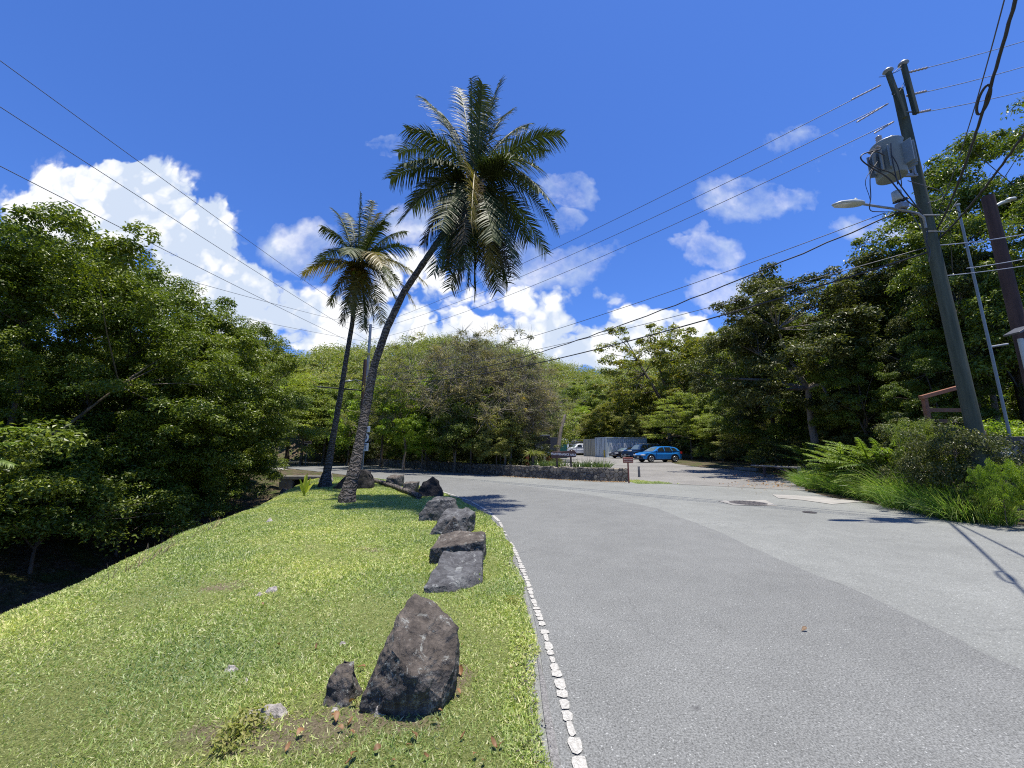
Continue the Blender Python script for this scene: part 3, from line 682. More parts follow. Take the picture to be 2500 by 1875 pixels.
boulder('boulder', [(-.50, .0, -.1), (.5, .0, -.1), (.42, .7, -.1), (-.36, .7, -.1), (-.3, .15, .42), (.25, .12, .48), (.3, .5, .46), (-.15, .5, .5), (-.48, .1, .12)], M['rock_grey'], (p.x, p.y, gz(p.x, p.y)), 0, 'pale streaked boulder leaning behind the broad dark layered boulder', 25, .04, 5)
p = G(1047, 1216); z0 = gz(p.x, p.y)
boulder('boulder', [(-.45, 0, -.1), (.45, .0, -.1), (.45, .6, -.1), (-.4, .6, -.1), (-.40, .1, .25), (-.22, .2, .52), (.05, .25, .68), (.28, .2, .50), (.42, .15, .25), (.2, .5, .5)], M['rock_black'], (p.x, p.y, z0), 0, 'rounded black boulder in palm shade beside the road', 26, .05, 4)
p = G(998, 1207); boulder('boulder', [(-.22, 0, -.1), (.12, .0, -.1), (.3, .2, .1), (.27, .4, -.1), (-.25, .4, -.1), (-.26, .05, .36), (.32, .1, .40), (.3, .4, .42), (-.22, .4, .40)], M['rock_brown'], (p.x, p.y, gz(p.x, p.y)), 0, 'smaller tapered brown rock left of the black boulder', 27, .03, 4)
p = G(960, 1190); boulder('boulder', [(-.36, 0, -.1), (.32, .0, -.1), (.36, .5, -.1), (-.34, .5, -.1), (-.37, .05, .40), (.12, .0, .36), (.38, .1, .50), (.34, .45, .52), (-.3, .45, .50)], M['rock_brown'], (p.x, p.y, gz(p.x, p.y)), 0, 'square brown boulder at the end of the fallen palm log', 28, .035, 4)
p = G(862, 1196); boulder('boulder', [(-1.0, .0, -.1), (.75, .0, -.1), (.7, .9, -.1), (-.6, .9, -.1), (-.7, .1, .25), (-.2, .2, .72), (.35, .2, .80), (.65, .15, .55), (.5, .6, .7)], M['rock_black'], (p.x, p.y, gz(p.x, p.y)), 0, 'long dark boulder partly hidden behind the two palm trunks', 29, .04, 4)
p = G(760, 1178); boulder('boulder', [(-.3, .0, -.1), (.45, .0, -.1), (.4, .4, -.1), (-.3, .4, -.1), (-.25, .1, .4), (.35, .1, .5), (.2, .4, .5)], M['rock_pale'], (p.x + .6, p.y, gz(p.x, p.y)), 0, 'pale boulder at the road edge right of the smaller palm base', 30, .04, 4)
# rocks down in the ravine
for k, (a, b, z, s, lab) in enumerate([(505, 1285, -1.3, .75, 'large round shaded rock in the dark ravine bed'), (580, 1262, -1.3, .7, 'angular shaded rock in the ravine upstream of the round one'), (665, 1235, -1.1, .45, 'flat rock ledge in the ravine near the culvert'), (420, 1300, -1.5, .45, 'low rock in deep shade at the left of the ravine bed'), (690, 1222, -.6, .4, 'lumpy rock on the ravine bank under the palm seedling')]):
    q = G(a, b, z); zz = Hs(q.x, q.y)
    boulder('boulder', [(-s, -s * .6, -.2), (s, -s * .5, -.2), (s * .8, s * .7, -.2), (-s * .8, s * .7, -.2), (-s * .6, -.1, s * .55), (s * .3, 0, s * .65), (s * .7, 0, s * .3), (0, s * .4, s * .6)], M['rock_brown'], (q.x, q.y, zz + .1), k * 1.3, lab, 40 + k, .05, 4)

# fallen palm log
lg = MB(); A = G(893, 1172); B = G(1022, 1222)
pts = []; rad = []
for k in range(22):
    t = k / 21; q = A.lerp(B, t); q.z = gz(q.x, q.y) + .10; q.x += .12 * math.sin(t * 3.1); pts.append(q); rad.append(.105 - .02 * math.sin(t * 2) + .012 * (k % 2))
lg.tube(pts, rad, 10); tag(lg.build('fallen_log', M['palmbark']), 'thin grey palm log lying on the grass from the palms to the black boulder', 'log')
for k, (a, b, la) in enumerate([((455, 1290, -1.2), (510, 1310, -1.4), 'bleached stick lying in the dark ravine right of the leaning branch'), ((370, 1290, -1.2), (402, 1325, -1.4), 'broken branch leaning down into the ravine bed')]):
    p1, p2 = G(*a), G(*b); mb = MB(); mb.tube([p1, p1.lerp(p2, .5) + Vector((0, 0, .1)), p2], [.05, .045, .03], 8); tag(mb.build('dead_branch', M['bark_pale']), la, 'branch')

# ------------------------------------------------------------------ stone wall
wp = resample([w + Vector((0, 0, 0)) for w in WALL], 120)
mb = MB(); vs = []
for i, p in enumerate(wp):
    t = (wp[min(i + 1, 119)] - wp[max(i - 1, 0)]).normalized(); nrm = Vector((t.y, -t.x, 0))
    if nrm.y < 0: nrm = -nrm
    h = .70 + .025 * math.sin(i * 1.7) + random.uniform(-.02, .02); f = random.uniform(-.02, .02)
    prof = [(.0 + f, -.1), (.02 + f, h * .33), (.03 + f, h * .66), (.05 + f, h - .04), (.09, h), (.38, h), (.42, h - .04), (.44, -.1)]
    vs.append([p + nrm * a + Vector((0, 0, z)) for a, z in prof])
n = 8; allv = [v for r in vs for v in r]; fs = []
for i in range(119):
    for a in range(n - 1): fs.append((i * n + a, (i + 1) * n + a, (i + 1) * n + a + 1, i * n + a + 1))
fs += [tuple(range(n)), tuple(119 * n + a for a in range(n))]
mb.add(allv, fs); tag(mb.build('stone_wall', M['masonry']), 'low dark rubble stone wall curving along the far side of the road', 'wall')
# culvert headwall
hw = empty('culvert_headwall', G(735, 1172, -.2)); tag(hw, 'grey concrete culvert headwall with dark opening where the ravine meets the road', 'culvert')
c = hw.location
mb = MB(); mb.box((-1.1, .4, -.35), (.8, .35, 1.0)); mb.box((.9, .4, -.35), (1.0, .35, 1.0)); mb.box((-.3, .45, .12), (3.9, .5, .22)); mb.build('headwall', M['concrete'], hw, .03)
mb = MB(); mb.box((-.2, .75, -.3), (1.5, .1, .9)); mb.build('opening', M['blacksteel'], hw)  # solid black panel, its colour stands in for the shade inside the culvert
#PART3
# ------------------------------------------------------------------ palms
def frond(name, c, tip, mat, parent, rng, bump=.28, LL=.78, n=64, droop=.9, w=.05):
    c, tip = Vector(c), Vector(tip); d = tip - c; L = d.length; hor = Vector((d.x, d.y, 0)).length / L
    ctrl = c + d * .45 + Vector((0, 0, L * bump * (.35 + hor)))
    pts = []
    for k in range(15):
        t = k / 14; pts.append(c * (1 - t) ** 2 + ctrl * 2 * t * (1 - t) + tip * t * t)
    mb = MB(); mb.tube(pts, [.035 * (1 - .85 * k / 14) for k in range(15)], 5, cap=False)
    ts = np.linspace(.13, .99, n); cc, k1, tp = np.array(c), np.array(ctrl), np.array(tip)
    Pt = cc * ((1 - ts) ** 2)[:, None] + k1 * (2 * ts * (1 - ts))[:, None] + tp * (ts ** 2)[:, None]
    Tn = unit((k1 - cc) * (1 - ts)[:, None] + (tp - k1) * ts[:, None])
    side = unit(np.cross(Tn, np.array([0, 0, 1.0])) + rng.normal(size=3) * .12); up = np.cross(side, Tn)
    Ps, Ds, Ls, Ss = [], [], [], []
    for sgn in (-1, 1):
        fwd = (.35 + .55 * ts)[:, None]
        D = unit(side * sgn + Tn * fwd + up * rng.uniform(-.1, .35) + rng.normal(size=(n, 3)) * .10)
        Ps.append(Pt); Ds.append(D); Ls.append(LL * (np.sin(np.pi * np.clip(ts * .86 + .12, 0, 1)) ** .55 * .8 + .2) * rng.uniform(.8, 1.1, n)); Ss.append(unit(np.cross(D, up) + rng.normal(size=(n, 3)) * .25))
    P, D, L_, S = map(np.concatenate, (Ps, Ds, Ls, Ss))
    V, Fc = strips(P, D, L_, w, S, droop * rng.uniform(.5, 1.2, len(P)), 4, .6)
    nb = len(mb.v); V = np.concatenate([np.array(mb.v), V]); allf = [tuple(f) for f in mb.f] + [tuple(f) for f in (Fc + nb)]
    quads = np.array([f for f in allf if len(f) == 4]); return npmesh(name, V, quads, M[mat], parent)
def palm(base, path, rads, crown_px, Yc, tips, label, LL, seed):
    rng = np.random.default_rng(seed); root = empty('palm_tree', base); inv = Vector(base)
    dense = resample(path, 90); rr = np.interp(np.linspace(0, 1, 90), [r[0] for r in rads], [r[1] for r in rads])
    rr = rr * (1 + .035 * np.sin(np.arange(90) * 2.1) + .02 * rng.normal(size=90))
    mb = MB(); mb.tube([p - inv for p in dense], list(rr), 16); mb.build('trunk', M['palmbark'], root)
    c = W(*crown_px, Yc) - inv
    for tx, ty, dy, m in tips:
        t = W(tx, ty, Yc + dy) - inv; low = (t.z < c.z - 1.5)
        frond('frond', c + Vector((rng.normal() * .06, rng.normal() * .06, rng.normal() * .12)), t, m, root, rng, .30 if not low else .42, LL, 92, .6 if not low else .3, .05)
    for k in range(9):
        a = rng.uniform(0, 6.28); boulder('coconut', [(x, y, z) for x in (-.09, .09) for y in (-.09, .09) for z in (-.12, .12)], M['pod'] if k % 3 else M['leaf_bright'], c + Vector((math.cos(a) * .28, math.sin(a) * .28, -.35 - .2 * rng.random())), a, None, k, .02, 2, root)
    mb = MB()
    for k in range(14):   # dry leaf-base sheaths round the crown shaft
        a = k * 2.4; d = Vector((math.cos(a), math.sin(a), 0)); mb.tube([c + d * .1 + Vector((0, 0, -.7)), c + d * .2 + Vector((0, 0, -.2)), c + d * .3 + Vector((0, 0, .25))], [.07, .06, .03], 5)
    mb.build('leaf_bases', M['palm_brown'], root)
    return tag(root, label, 'palm tree')
g, y_, b_ = 'palm_green', 'palm_yellow', 'palm_brown'
p0 = G(846, 1232); Y1 = 11.9
pth = [p0 + Vector((0, .1, -.3)), W(847, 1215, p0.y + .1), W(862, 1160, p0.y + .15), W(878, 1080, p0.y + .3), W(893, 1000, p0.y + .45), W(914, 890, p0.y + .5), W(945, 800, p0.y + .5), W(985, 715, p0.y + .5), W(1035, 640, p0.y + .5), W(1090, 560, p0.y + .5), W(1145, 480, Y1)]
palm(p0, pth, [(0, .32), (.03, .27), (.09, .19), (.2, .15), (.5, .118), (.8, .105), (1, .095)], (1155, 452), Y1,
     [(1151, 190, .3, g), (1178, 205, -1.0, g), (1223, 194, .8, g), (1033, 241, 1.0, g), (991, 315, -1.2, g), (953, 438, .8, g), (972, 375, 1.8, g), (1291, 304, 1.4, g), (1371, 330, -.8, g), (1318, 412, -2.2, g), (1362, 562, -.6, g), (1335, 620, .6, g), (1316, 468, 2.0, g), (974, 545, -.8, g), (1005, 505, 1.8, g), (1030, 600, .5, b_), (1059, 672, -.6, g), (1092, 660, .9, b_), (1143, 700, .3, g), (1115, 690, -1.0, b_), (1189, 696, -.5, y_), (1215, 680, .8, b_), (1240, 694, 0, g), (1262, 646, -1.0, g), (1290, 590, 1.6, g), (1150, 545, -2.2, y_), (1130, 600, -1.8, b_), (1205, 590, -2.0, g), (1075, 560, -1.6, g), (1168, 640, 1.6, b_), (1100, 705, .8, g), (1160, 715, -.4, g), (1215, 712, .2, g), (1080, 640, -1.2, g), (1250, 670, -.4, b_), (1135, 660, -1.3, g), (1200, 660, -1.2, y_), (1120, 215, 1.6, g), (1200, 240, 1.8, g), (1080, 280, 1.5, g), (1250, 270, 1.6, g), (1330, 370, 1.5, g), (1350, 500, -1.5, g), (985, 400, -1.5, g)],
     'taller palm leaning right with a heavy dark green crown, nearest to the camera', .82, 3)
p0 = G(791, 1189); Y2 = 17.5
pth = [p0 + Vector((0, .1, -.3)), W(795, 1172, p0.y + .1), W(806, 1110, p0.y + .1), W(818, 1040, p0.y), W(831, 965, p0.y), W(847, 865, p0.y), W(860, 790, p0.y), W(866, 720, Y2), W(872, 665, Y2)]
palm(p0, pth, [(0, .36), (.04, .29), (.09, .18), (.2, .14), (.5, .112), (.8, .10), (1, .09)], (876, 650), Y2,
     [(881, 471, 0, g), (911, 490, .8, g), (814, 512, .8, g), (786, 553, -.8, g), (970, 506, 1.0, g), (940, 540, -1.3, g), (1008, 612, -.8, g), (992, 566, 1.6, g), (738, 668, -.6, y_), (775, 640, 1.6, g), (805, 745, -.6, y_), (833, 790, .4, b_), (860, 770, -.8, y_), (890, 806, 0, g), (912, 780, 1.0, y_), (936, 793, -.8, y_), (975, 745, .6, y_), (1014, 748, -.4, y_), (1040, 692, .3, y_), (935, 650, -2.6, y_), (850, 620, -2.3, g), (960, 700, -1.6, g), (790, 690, -1.4, y_), (845, 520, 1.2, g), (925, 520, 1.3, y_)],
     'shorter palm with yellowing lower fronds standing behind the leaning one', .72, 4)
# palm seedling
p = G(742, 1212); root = empty('palm_seedling', (p.x, p.y, gz(p.x, p.y))); tag(root, 'young yellow green palm seedling sprouting at the ravine edge', 'seedling')
rs = np.random.default_rng(2)
D = unit(np.array([[-.35, 0, 1], [-.15, .2, 1.3], [.08, 0, 1.4], [.35, -.1, 1], [-.5, .2, .7], [.5, .3, .9]])); n = 6
V, Fc = strips(np.zeros((n, 3)) + [0, 0, .1], D, np.array([.62, .75, .8, .66, .45, .5]), .14, unit(np.cross(D, [0, 1, .2])), .12, 6, .5); npmesh('leaves', V, Fc, M['seedling'], root)
mb = MB(); mb.tube([(0, 0, -.05), (0, 0, .2)], [.03, .02], 6); mb.build('stem', M['leaf_bright'], root)

# ------------------------------------------------------------------ tree prototypes
TP = {}
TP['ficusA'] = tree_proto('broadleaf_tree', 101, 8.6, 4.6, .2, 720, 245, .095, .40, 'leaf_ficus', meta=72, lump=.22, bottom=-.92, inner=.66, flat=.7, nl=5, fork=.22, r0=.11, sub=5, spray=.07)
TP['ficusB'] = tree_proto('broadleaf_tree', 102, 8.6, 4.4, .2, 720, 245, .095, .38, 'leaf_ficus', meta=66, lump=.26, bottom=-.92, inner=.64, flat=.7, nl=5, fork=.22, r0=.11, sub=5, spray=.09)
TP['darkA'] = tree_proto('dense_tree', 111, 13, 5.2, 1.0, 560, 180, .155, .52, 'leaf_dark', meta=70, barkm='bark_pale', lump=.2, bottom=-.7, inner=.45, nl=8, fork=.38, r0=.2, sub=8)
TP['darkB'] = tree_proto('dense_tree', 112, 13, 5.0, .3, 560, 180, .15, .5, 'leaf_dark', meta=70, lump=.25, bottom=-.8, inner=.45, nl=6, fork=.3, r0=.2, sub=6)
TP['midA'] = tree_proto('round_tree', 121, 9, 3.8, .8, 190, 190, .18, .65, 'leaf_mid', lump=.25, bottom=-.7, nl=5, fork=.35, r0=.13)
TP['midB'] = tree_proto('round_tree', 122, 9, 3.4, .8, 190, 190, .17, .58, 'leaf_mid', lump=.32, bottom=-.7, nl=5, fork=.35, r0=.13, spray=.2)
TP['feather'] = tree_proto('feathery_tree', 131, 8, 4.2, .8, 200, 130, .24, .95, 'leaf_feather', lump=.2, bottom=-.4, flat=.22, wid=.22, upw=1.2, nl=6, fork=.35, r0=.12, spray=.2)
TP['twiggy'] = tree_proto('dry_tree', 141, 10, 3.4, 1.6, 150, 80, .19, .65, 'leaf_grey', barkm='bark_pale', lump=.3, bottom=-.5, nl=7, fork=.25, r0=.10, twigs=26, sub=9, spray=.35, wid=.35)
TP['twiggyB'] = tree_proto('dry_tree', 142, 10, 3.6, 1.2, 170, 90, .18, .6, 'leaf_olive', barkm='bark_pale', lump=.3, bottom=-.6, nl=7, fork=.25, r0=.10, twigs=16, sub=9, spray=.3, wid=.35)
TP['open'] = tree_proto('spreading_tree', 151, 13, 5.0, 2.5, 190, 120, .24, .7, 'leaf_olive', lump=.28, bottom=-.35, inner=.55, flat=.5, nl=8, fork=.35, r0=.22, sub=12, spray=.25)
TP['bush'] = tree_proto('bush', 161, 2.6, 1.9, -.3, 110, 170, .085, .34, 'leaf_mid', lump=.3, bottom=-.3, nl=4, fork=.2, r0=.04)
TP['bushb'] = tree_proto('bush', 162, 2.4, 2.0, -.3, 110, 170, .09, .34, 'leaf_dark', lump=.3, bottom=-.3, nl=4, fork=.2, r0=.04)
HN = {k: v.name for k, v in TP.items()}
HTT = {'ficusA': 8.6, 'ficusB': 8.6, 'darkA': 13, 'darkB': 13, 'midA': 9, 'midB': 9, 'feather': 8, 'twiggy': 10, 'twiggyB': 10, 'open': 13, 'bush': 2.6, 'bushb': 2.4}
def T(kind, px, Yd, top, label, leaf=None, cat='tree', group=None, wx=1.0, rz=None, base=None):
    x = (px - 1250) / FP * (Yd * CP - .2) * 1.0; tz = W(px, top, Yd).z; z = Hs(x, Yd)
    s = (tz - z) / (HTT[kind] * (1.22 if 'ficus' in kind else 1.12)); s = max(s, .25)
    return place(TP[kind], (x, Yd, z), s, random.uniform(0, 6.28) if rz is None else rz, label, cat, group, leaf, sx=wx)
GW = 'trees growing right behind the stone wall'; GB = 'trees on the left bank of the ravine'; GR = 'trees behind the right verge'; GP = 'trees around the parking lot'
# left bank: hero ficus trees (px, distance, top)
T('ficusA', -20, 9.6, 405, 'big glossy green tree filling the left edge above the ravine', group=GB, rz=.4, wx=1.0)
T('ficusB', 225, 13.6, 500, 'big glossy tree with drooping sprays against the cloud, second from the left', group=GB, rz=2.0, wx=1.0)
T('ficusA', 385, 16.0, 675, 'bushy glossy tree above the round ravine rock, third from the left', group=GB, rz=3.4, wx=.9)
T('ficusB', 505, 20, 780, 'glossy tree overhanging the road bend, fourth from the left', group=GB, rz=5.0, wx=.82)
T('ficusB', 95, 11.2, 690, 'lower glossy tree in front of the two leftmost ones', group=GB, rz=3.9, wx=1.0)
T('ficusA', 330, 14.2, 800, 'low glossy tree between the second and third ones', group=GB, rz=5.5, wx=1.0)
T('darkB', 60, 16, 580, 'taller dark tree behind the leftmost glossy tree', 'leaf_ficus', group=GB)
T('darkB', 380, 21, 780, 'dark tree showing between the second and third glossy trees', 'leaf_ficus', group=GB)
T('midA', 570, 40, 850, 'light green tree at the far end of the ravine beside the road bend', 'leaf_bright', group=GB, wx=.8)
T('midB', 530, 30, 810, 'mid green tree behind the fourth glossy tree', 'leaf_mid', group=GB, wx=.9)
for k, (a, b, tp, lab) in enumerate([(-60, 9, 1090, 'leafy bush hanging over the dark ravine at the left edge'), (230, 13.0, 1120, 'bush in deep shade below the second glossy tree'), (400, 15.0, 1120, 'bush above the broken branch on the ravine bank'), (110, 9.8, 1110, 'bush under the low branches left of the ravine bend'), (310, 12.2, 1130, 'bush between two shaded trunks on the ravine bank'), (490, 17.5, 1100, 'bush over the round shaded ravine rock'), (560, 23, 1070, 'bush under the overhanging tree beside the ravine bend'),]):
    T('bush' if k % 2 else 'bushb', a, b, tp, lab, 'leaf_ficus', 'bush', 'bushes on the ravine bank', wx=1.1)
# beyond the road bend
T('feather', 655, 46, 880, 'yellow green feathery tree behind the brown signs at the road bend', 'leaf_feather', group=GW, wx=1.2)
T('midA', 590, 50, 860, 'bright green tree left of the feathery tree at the road bend', 'leaf_bright', group=GW)
T('feather', 735, 44, 935, 'low feathery tree above the small road sign', 'leaf_feather', group=GW, wx=1.3)
T('midB', 790, 47, 890, 'mid green tree seen between the two palm trunks', group=GW, wx=1.2)
T('midA', 700, 58, 850, 'tree on the slope above the road bend, left of the palm trunks', 'leaf_olive', group=GW, wx=1.2)
# behind the wall (left to right)
row = [('midB', 850, 44, 905, None), ('midA', 930, 38, 880, None), ('twiggyB', 985, 34, 815, None), ('midB', 1040, 32, 880, 'leaf_bright'), ('twiggy', 1110, 30.5, 780, None), ('midA', 1150, 28.5, 905, 'leaf_mid'), ('twiggyB', 1205, 29.5, 790, 'leaf_grey'), ('midB', 1030, 29.5, 990, 'leaf_bright'), ('twiggy', 1270, 28.5, 840, None), ('midA', 1222, 27, 950, 'leaf_olive'), ('twiggy', 1278, 30, 890, None), ('midB', 1212, 26.5, 1000, 'leaf_olive')]
ORD = ['first', 'second', 'third', 'fourth', 'fifth', 'sixth', 'seventh', 'eighth', 'ninth', 'tenth', 'eleventh', 'twelfth']
rowlab = ['mid green tree just right of the leaning palm trunk, behind the wall', 'round mid green tree above the left third of the stone wall', 'thin topped olive tree rising above the left part of the wall', 'bright green leafy tree high in the thicket over the wall', 'tallest greyish dry tree in the middle of the wall thicket', 'mid green tree low in the thicket at the middle of the wall', 'grey olive dry tree right of the tallest one', 'bright green low tree leaning out over the wall', 'grey dry tree with bare twigs near the right of the thicket', 'olive rounded tree with pale trunks behind the right part of the wall', 'dry brownish tree at the right end of the thicket', 'low olive tree beside the dark steel bin']
for (kk, a, b, tp, lf), lab in zip(row, rowlab): T(kk, a, b, tp, lab, lf, group=GW)
rowb = [(900, 52, 850, 'midA', 'leaf_olive'), (1000, 50, 850, 'midB', None), (1090, 44, 850, 'midA', 'leaf_mid'), (1180, 42, 850, 'midB', 'leaf_olive'), (1270, 40, 880, 'midA', 'leaf_mid'), (1340, 45, 930, 'twiggyB', None)]
labs = ['rear olive tree on the slope right of the palms', 'rear green tree above the left part of the thicket', 'rear green tree behind the tallest dry tree', 'rear olive tree peeking over the middle thicket', 'rear tree behind the bare twigged grey tree', 'rear dry tree at the right shoulder of the thicket']
for (a, b, tp, kk, lf), lab in zip(rowb, labs): T(kk, a, b, tp, lab, lf, group=GW, wx=1.15)
for k, a in enumerate([860, 920, 985, 1050, 1120, 1185, 1235, 1275]):
    b = float(np.interp(a, [892, 1031, 1150, 1250, 1352], [42.5, 34.5, 28.5, 25.2, 22.8])) + 3.6
    T('bushb' if k % 2 else 'bush', a, b, 1062, ORD[k] + ' dark bush from the left growing against the back of the stone wall', 'leaf_dark' if k % 2 else 'leaf_mid', 'bush', 'bushes behind the stone wall', wx=1.1)
# around the lot
lot_t = [('midA', 1400, 76, 965, 'leaf_bright', 'bright yellow green tree above the white trucks'), ('midA', 1465, 64, 972, 'leaf_yellow', 'round yellow tinted tree behind the tan container'), ('midB', 1545, 62, 985, 'leaf_olive', 'olive tree behind the blue grey container'), ('midB', 1340, 68, 990, 'leaf_bright', 'bright green tree behind the dark steel bin'), ('midA', 1500, 78, 915, 'leaf_mid', 'grey green tree higher up behind the containers'), ('midB', 1420, 84, 900, 'leaf_mid', 'small crowned tree on the slope above the white trucks'), ('open', 1640, 58, 785, 'leaf_yellow', 'tall spreading tree with visible limbs above the parked cars'), ('midA', 1580, 70, 880, 'leaf_yellow', 'yellowish tree left of the tall spreading tree'), ('open', 1775, 52, 800, 'leaf_yellow', 'spreading tree with yellow brown top right of the tall one'), ('feather', 1690, 47, 965, None, 'large feathery tree hanging over the blue hatchback'), ('feather', 1765, 42, 985, None, 'feathery tree right of the blue hatchback'), ('feather', 1835, 38, 1000, 'leaf_olive', 'feathery olive tree at the back right of the lot'), ('midB', 1760, 45, 905, 'leaf_mid', 'mid green tree behind the feathery trees'), ('twiggyB', 1860, 36, 930, None, 'twiggy olive tree beside the dark tree wall'), ('midA', 1850, 48, 850, 'leaf_mid', 'green tree filling the gap left of the dark dense trees'), ('midB', 1690, 64, 850, 'leaf_olive', 'olive tree showing between the two spreading trees'), ('midA', 1960, 42, 800, 'leaf_bright', 'bright tree lit behind the dark dense trees')]
for kk, a, b, tp, lf, lab in lot_t: T(kk, a, b, tp, lab, lf, group=GP, wx=1.1)
for k, (a, b, tp, lab) in enumerate([(1650, 50, 1075, 'dark bush behind the rear of the blue hatchback'), (1735, 43, 1085, 'dark bush right of the blue hatchback'), (1800, 37, 1080, 'dark bush at the back right edge of the lot'), (1870, 32, 1085, 'dark bush behind the low rail'), (1925, 27, 1075, 'bush behind the gate frame'), (1500, 72, 1040, 'green bush behind the containers')]):
    T('bushb', a, b, tp, lab, 'leaf_mid' if k % 2 else 'leaf_dark', 'bush', 'bushes round the lot', wx=1.2)
# right: big dark trees
rt = [('darkA', 2000, 25, 585, None, 'big dark dense tree left of the utility pole', 1.1), ('darkB', 1900, 31, 710, None, 'dark tree stepping down left of the biggest dark tree', .95), ('darkB', 2230, 23, 628, 'leaf_dark', 'dark tree directly behind the utility pole', 1.0), ('midA', 2215, 34, 605, 'leaf_bright', 'sunlit bright green crown top just left of the pole', 1.0), ('darkA', 2470, 17.5, 520, None, 'towering dark tree at the right edge of the picture', .75), ('darkB', 2680, 15, 300, None, 'dark tree mostly cut off by the right edge', .8), ('darkB', 2420, 21, 545, None, 'dark tree between the mast and the brown pole', .9), ('darkB', 2540, 19, 350, None, 'tall dark tree behind the brown pole', .9), ('darkB', 2130, 21, 800, None, 'lower dark tree between the pole and the road', .9), ('darkB', 2330, 17, 800, None, 'lower dark tree between the two poles', .8), ('darkB', 1900, 29, 900, None, 'low dark tree beside the gate', .9)]
for kk, a, b, tp, lf, lab, wx in rt: T(kk, a, b, tp, lab, lf, group=GR, wx=wx)
for k, (kk, a, b, tp, lf, lab, wx) in enumerate([('bush', 2345, 9.9, 1010, 'leaf_dark', 'dark glossy shrub climbing around the utility pole base', .75), ('bush', 2290, 11.2, 995, 'leaf_mid', 'loose leafy shrub in front of the timber sign frame', .5), ('bush', 2450, 11.2, 1000, 'leaf_bright', 'light leaved shrub above the retaining wall', 1.0), ('bushb', 2300, 12.4, 1030, 'leaf_dark', 'dark shrub behind the feathery fern shrub', .9), ('bushb', 2130, 21, 1060, 'leaf_dark', 'dark shrub in shade at the back of the grass clumps', 1.2), ('bush', 2010, 25, 1070, 'leaf_dark', 'dark shrub near the gate frame', 1.2), ('bush', 2450, 8.35, 1100, 'leaf_bright', 'yellow green small leaved shrub in front of the meter box', .4), ('bush', 2590, 7.8, 1130, 'leaf_bright', 'yellow green shrub cut by the right edge', .6), ('bushb', 2390, 9.0, 1185, 'leaf_mid', 'low weedy bush at the pole foot beside the asphalt', .8)]):
    T(kk, a, b, tp, lab, lf, 'shrub', 'shrubs on the right verge', wx=wx)

# hillside forest: reads as one mass
rh = np.random.default_rng(31)
N0 = 11500; a = rh.uniform(-1.75, 1.7, N0); yv = 40 + 250 * rh.uniform(0, 1, N0) ** 1.15
xv = a * yv; S = np.interp(a, TA, TS); Dm = np.interp(a, TA, TD)
ok = (yv > S - 4) & (yv < Dm + 14) & ~inpoly(xv, yv, [Vector((p[0] - 3, p[1] + 3)) for p in road_poly]) & ~inpoly(xv, yv, lot_poly) & ~((a > .1) & (a < .45) & (yv < 64))
den = np.clip(80 / yv, .25, 1.2); ok &= rh.uniform(0, 1, N0) < .65 + .35 * den
xv, yv = xv[ok], yv[ok]; n = len(xv); zv = H(xv, yv); R = rh.uniform(.9, 2.7, n) * (1 + yv / 260)
C = np.stack([xv, yv, zv + R * rh.uniform(.9, 1.7, n)], 1)
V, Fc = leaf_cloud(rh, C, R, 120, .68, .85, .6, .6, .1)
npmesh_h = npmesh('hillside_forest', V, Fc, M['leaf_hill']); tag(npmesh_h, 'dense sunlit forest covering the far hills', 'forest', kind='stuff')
# undergrowth
N0 = 5200; xu = rh.uniform(-40, 30, N0); yu = rh.uniform(2, 60, N0); dw = dist_line(xu, yu, [w for w in WALL]); sl = dist_line(xu, yu, LEDGE)
behind = inpoly(xu, yu, [WALL[0] + Vector((.7, 1.2, 0))] + [w + Vector((.8, 1.0, 0)) for w in WALL[1:]] + [Vector((-30, 60, 0)), Vector((2, 60, 0)), Vector((2.5, 36, 0)), Vector((3.2, 27, 0))])
left = (sl > 5) & (yu < 23) & (xu < -8) & ~inpoly(xu, yu, road_poly); right = (xu > 12) & (yu < 40) & ~inpoly(xu, yu, road_poly) & ~inpoly(xu, yu, lot_poly) & (xu / yu > .78)
ok = behind | left | right; xu, yu = xu[ok], yu[ok]; n = len(xu); zu = H(xu, yu); C = np.stack([xu, yu, zu + rh.uniform(0, .5, n)], 1)
V, Fc = leaf_cloud(rh, C, rh.uniform(.4, .8, n), 34, .2, .9, .5, .6, .1)
tag(npmesh('undergrowth', V, Fc, M['leaf_dark']), 'tangled dark green undergrowth on the shaded forest floor', 'undergrowth', kind='stuff')

# pale bare trunks and stems showing in the thicket
for k, (a, b, Yd, top, ln_, lab) in enumerate([(1245, 1125, 26.8, 985, -6, 'pale slender bare trunk, left of a close pair behind the wall'), (1232, 1125, 26.6, 1010, -22, 'pale trunk leaning left behind the right part of the wall'), (1110, 1130, 30, 1000, 4, 'thin dark bare trunk behind the middle of the wall')]):
    q = W(a, b, Yd); t = W(a + ln_, top, Yd); zz = Hs(q.x, q.y); mb = MB()
    mb.tube([(q.x, q.y, zz - .2), (q.x + .1, q.y, (q.z + t.z) / 2), (t.x, t.y, t.z)], [.09, .07, .04], 7); tag(mb.build('bare_trunk', M['bark_pale']), lab, 'trunk')
# leaning dead palm stub behind the sign
q = W(1362, 1100, 31); t = W(1380, 1012, 31.5); mb = MB(); mb.tube([(q.x, q.y, lotz(31) - .2), q, q.lerp(t, .6) + Vector((-.1, 0, 0)), t], [.2, .17, .14, .12], 9); tag(mb.build('palm_stub', M['bark_pale']), 'bare leaning palm stub rising behind the maintenance sign', 'trunk')
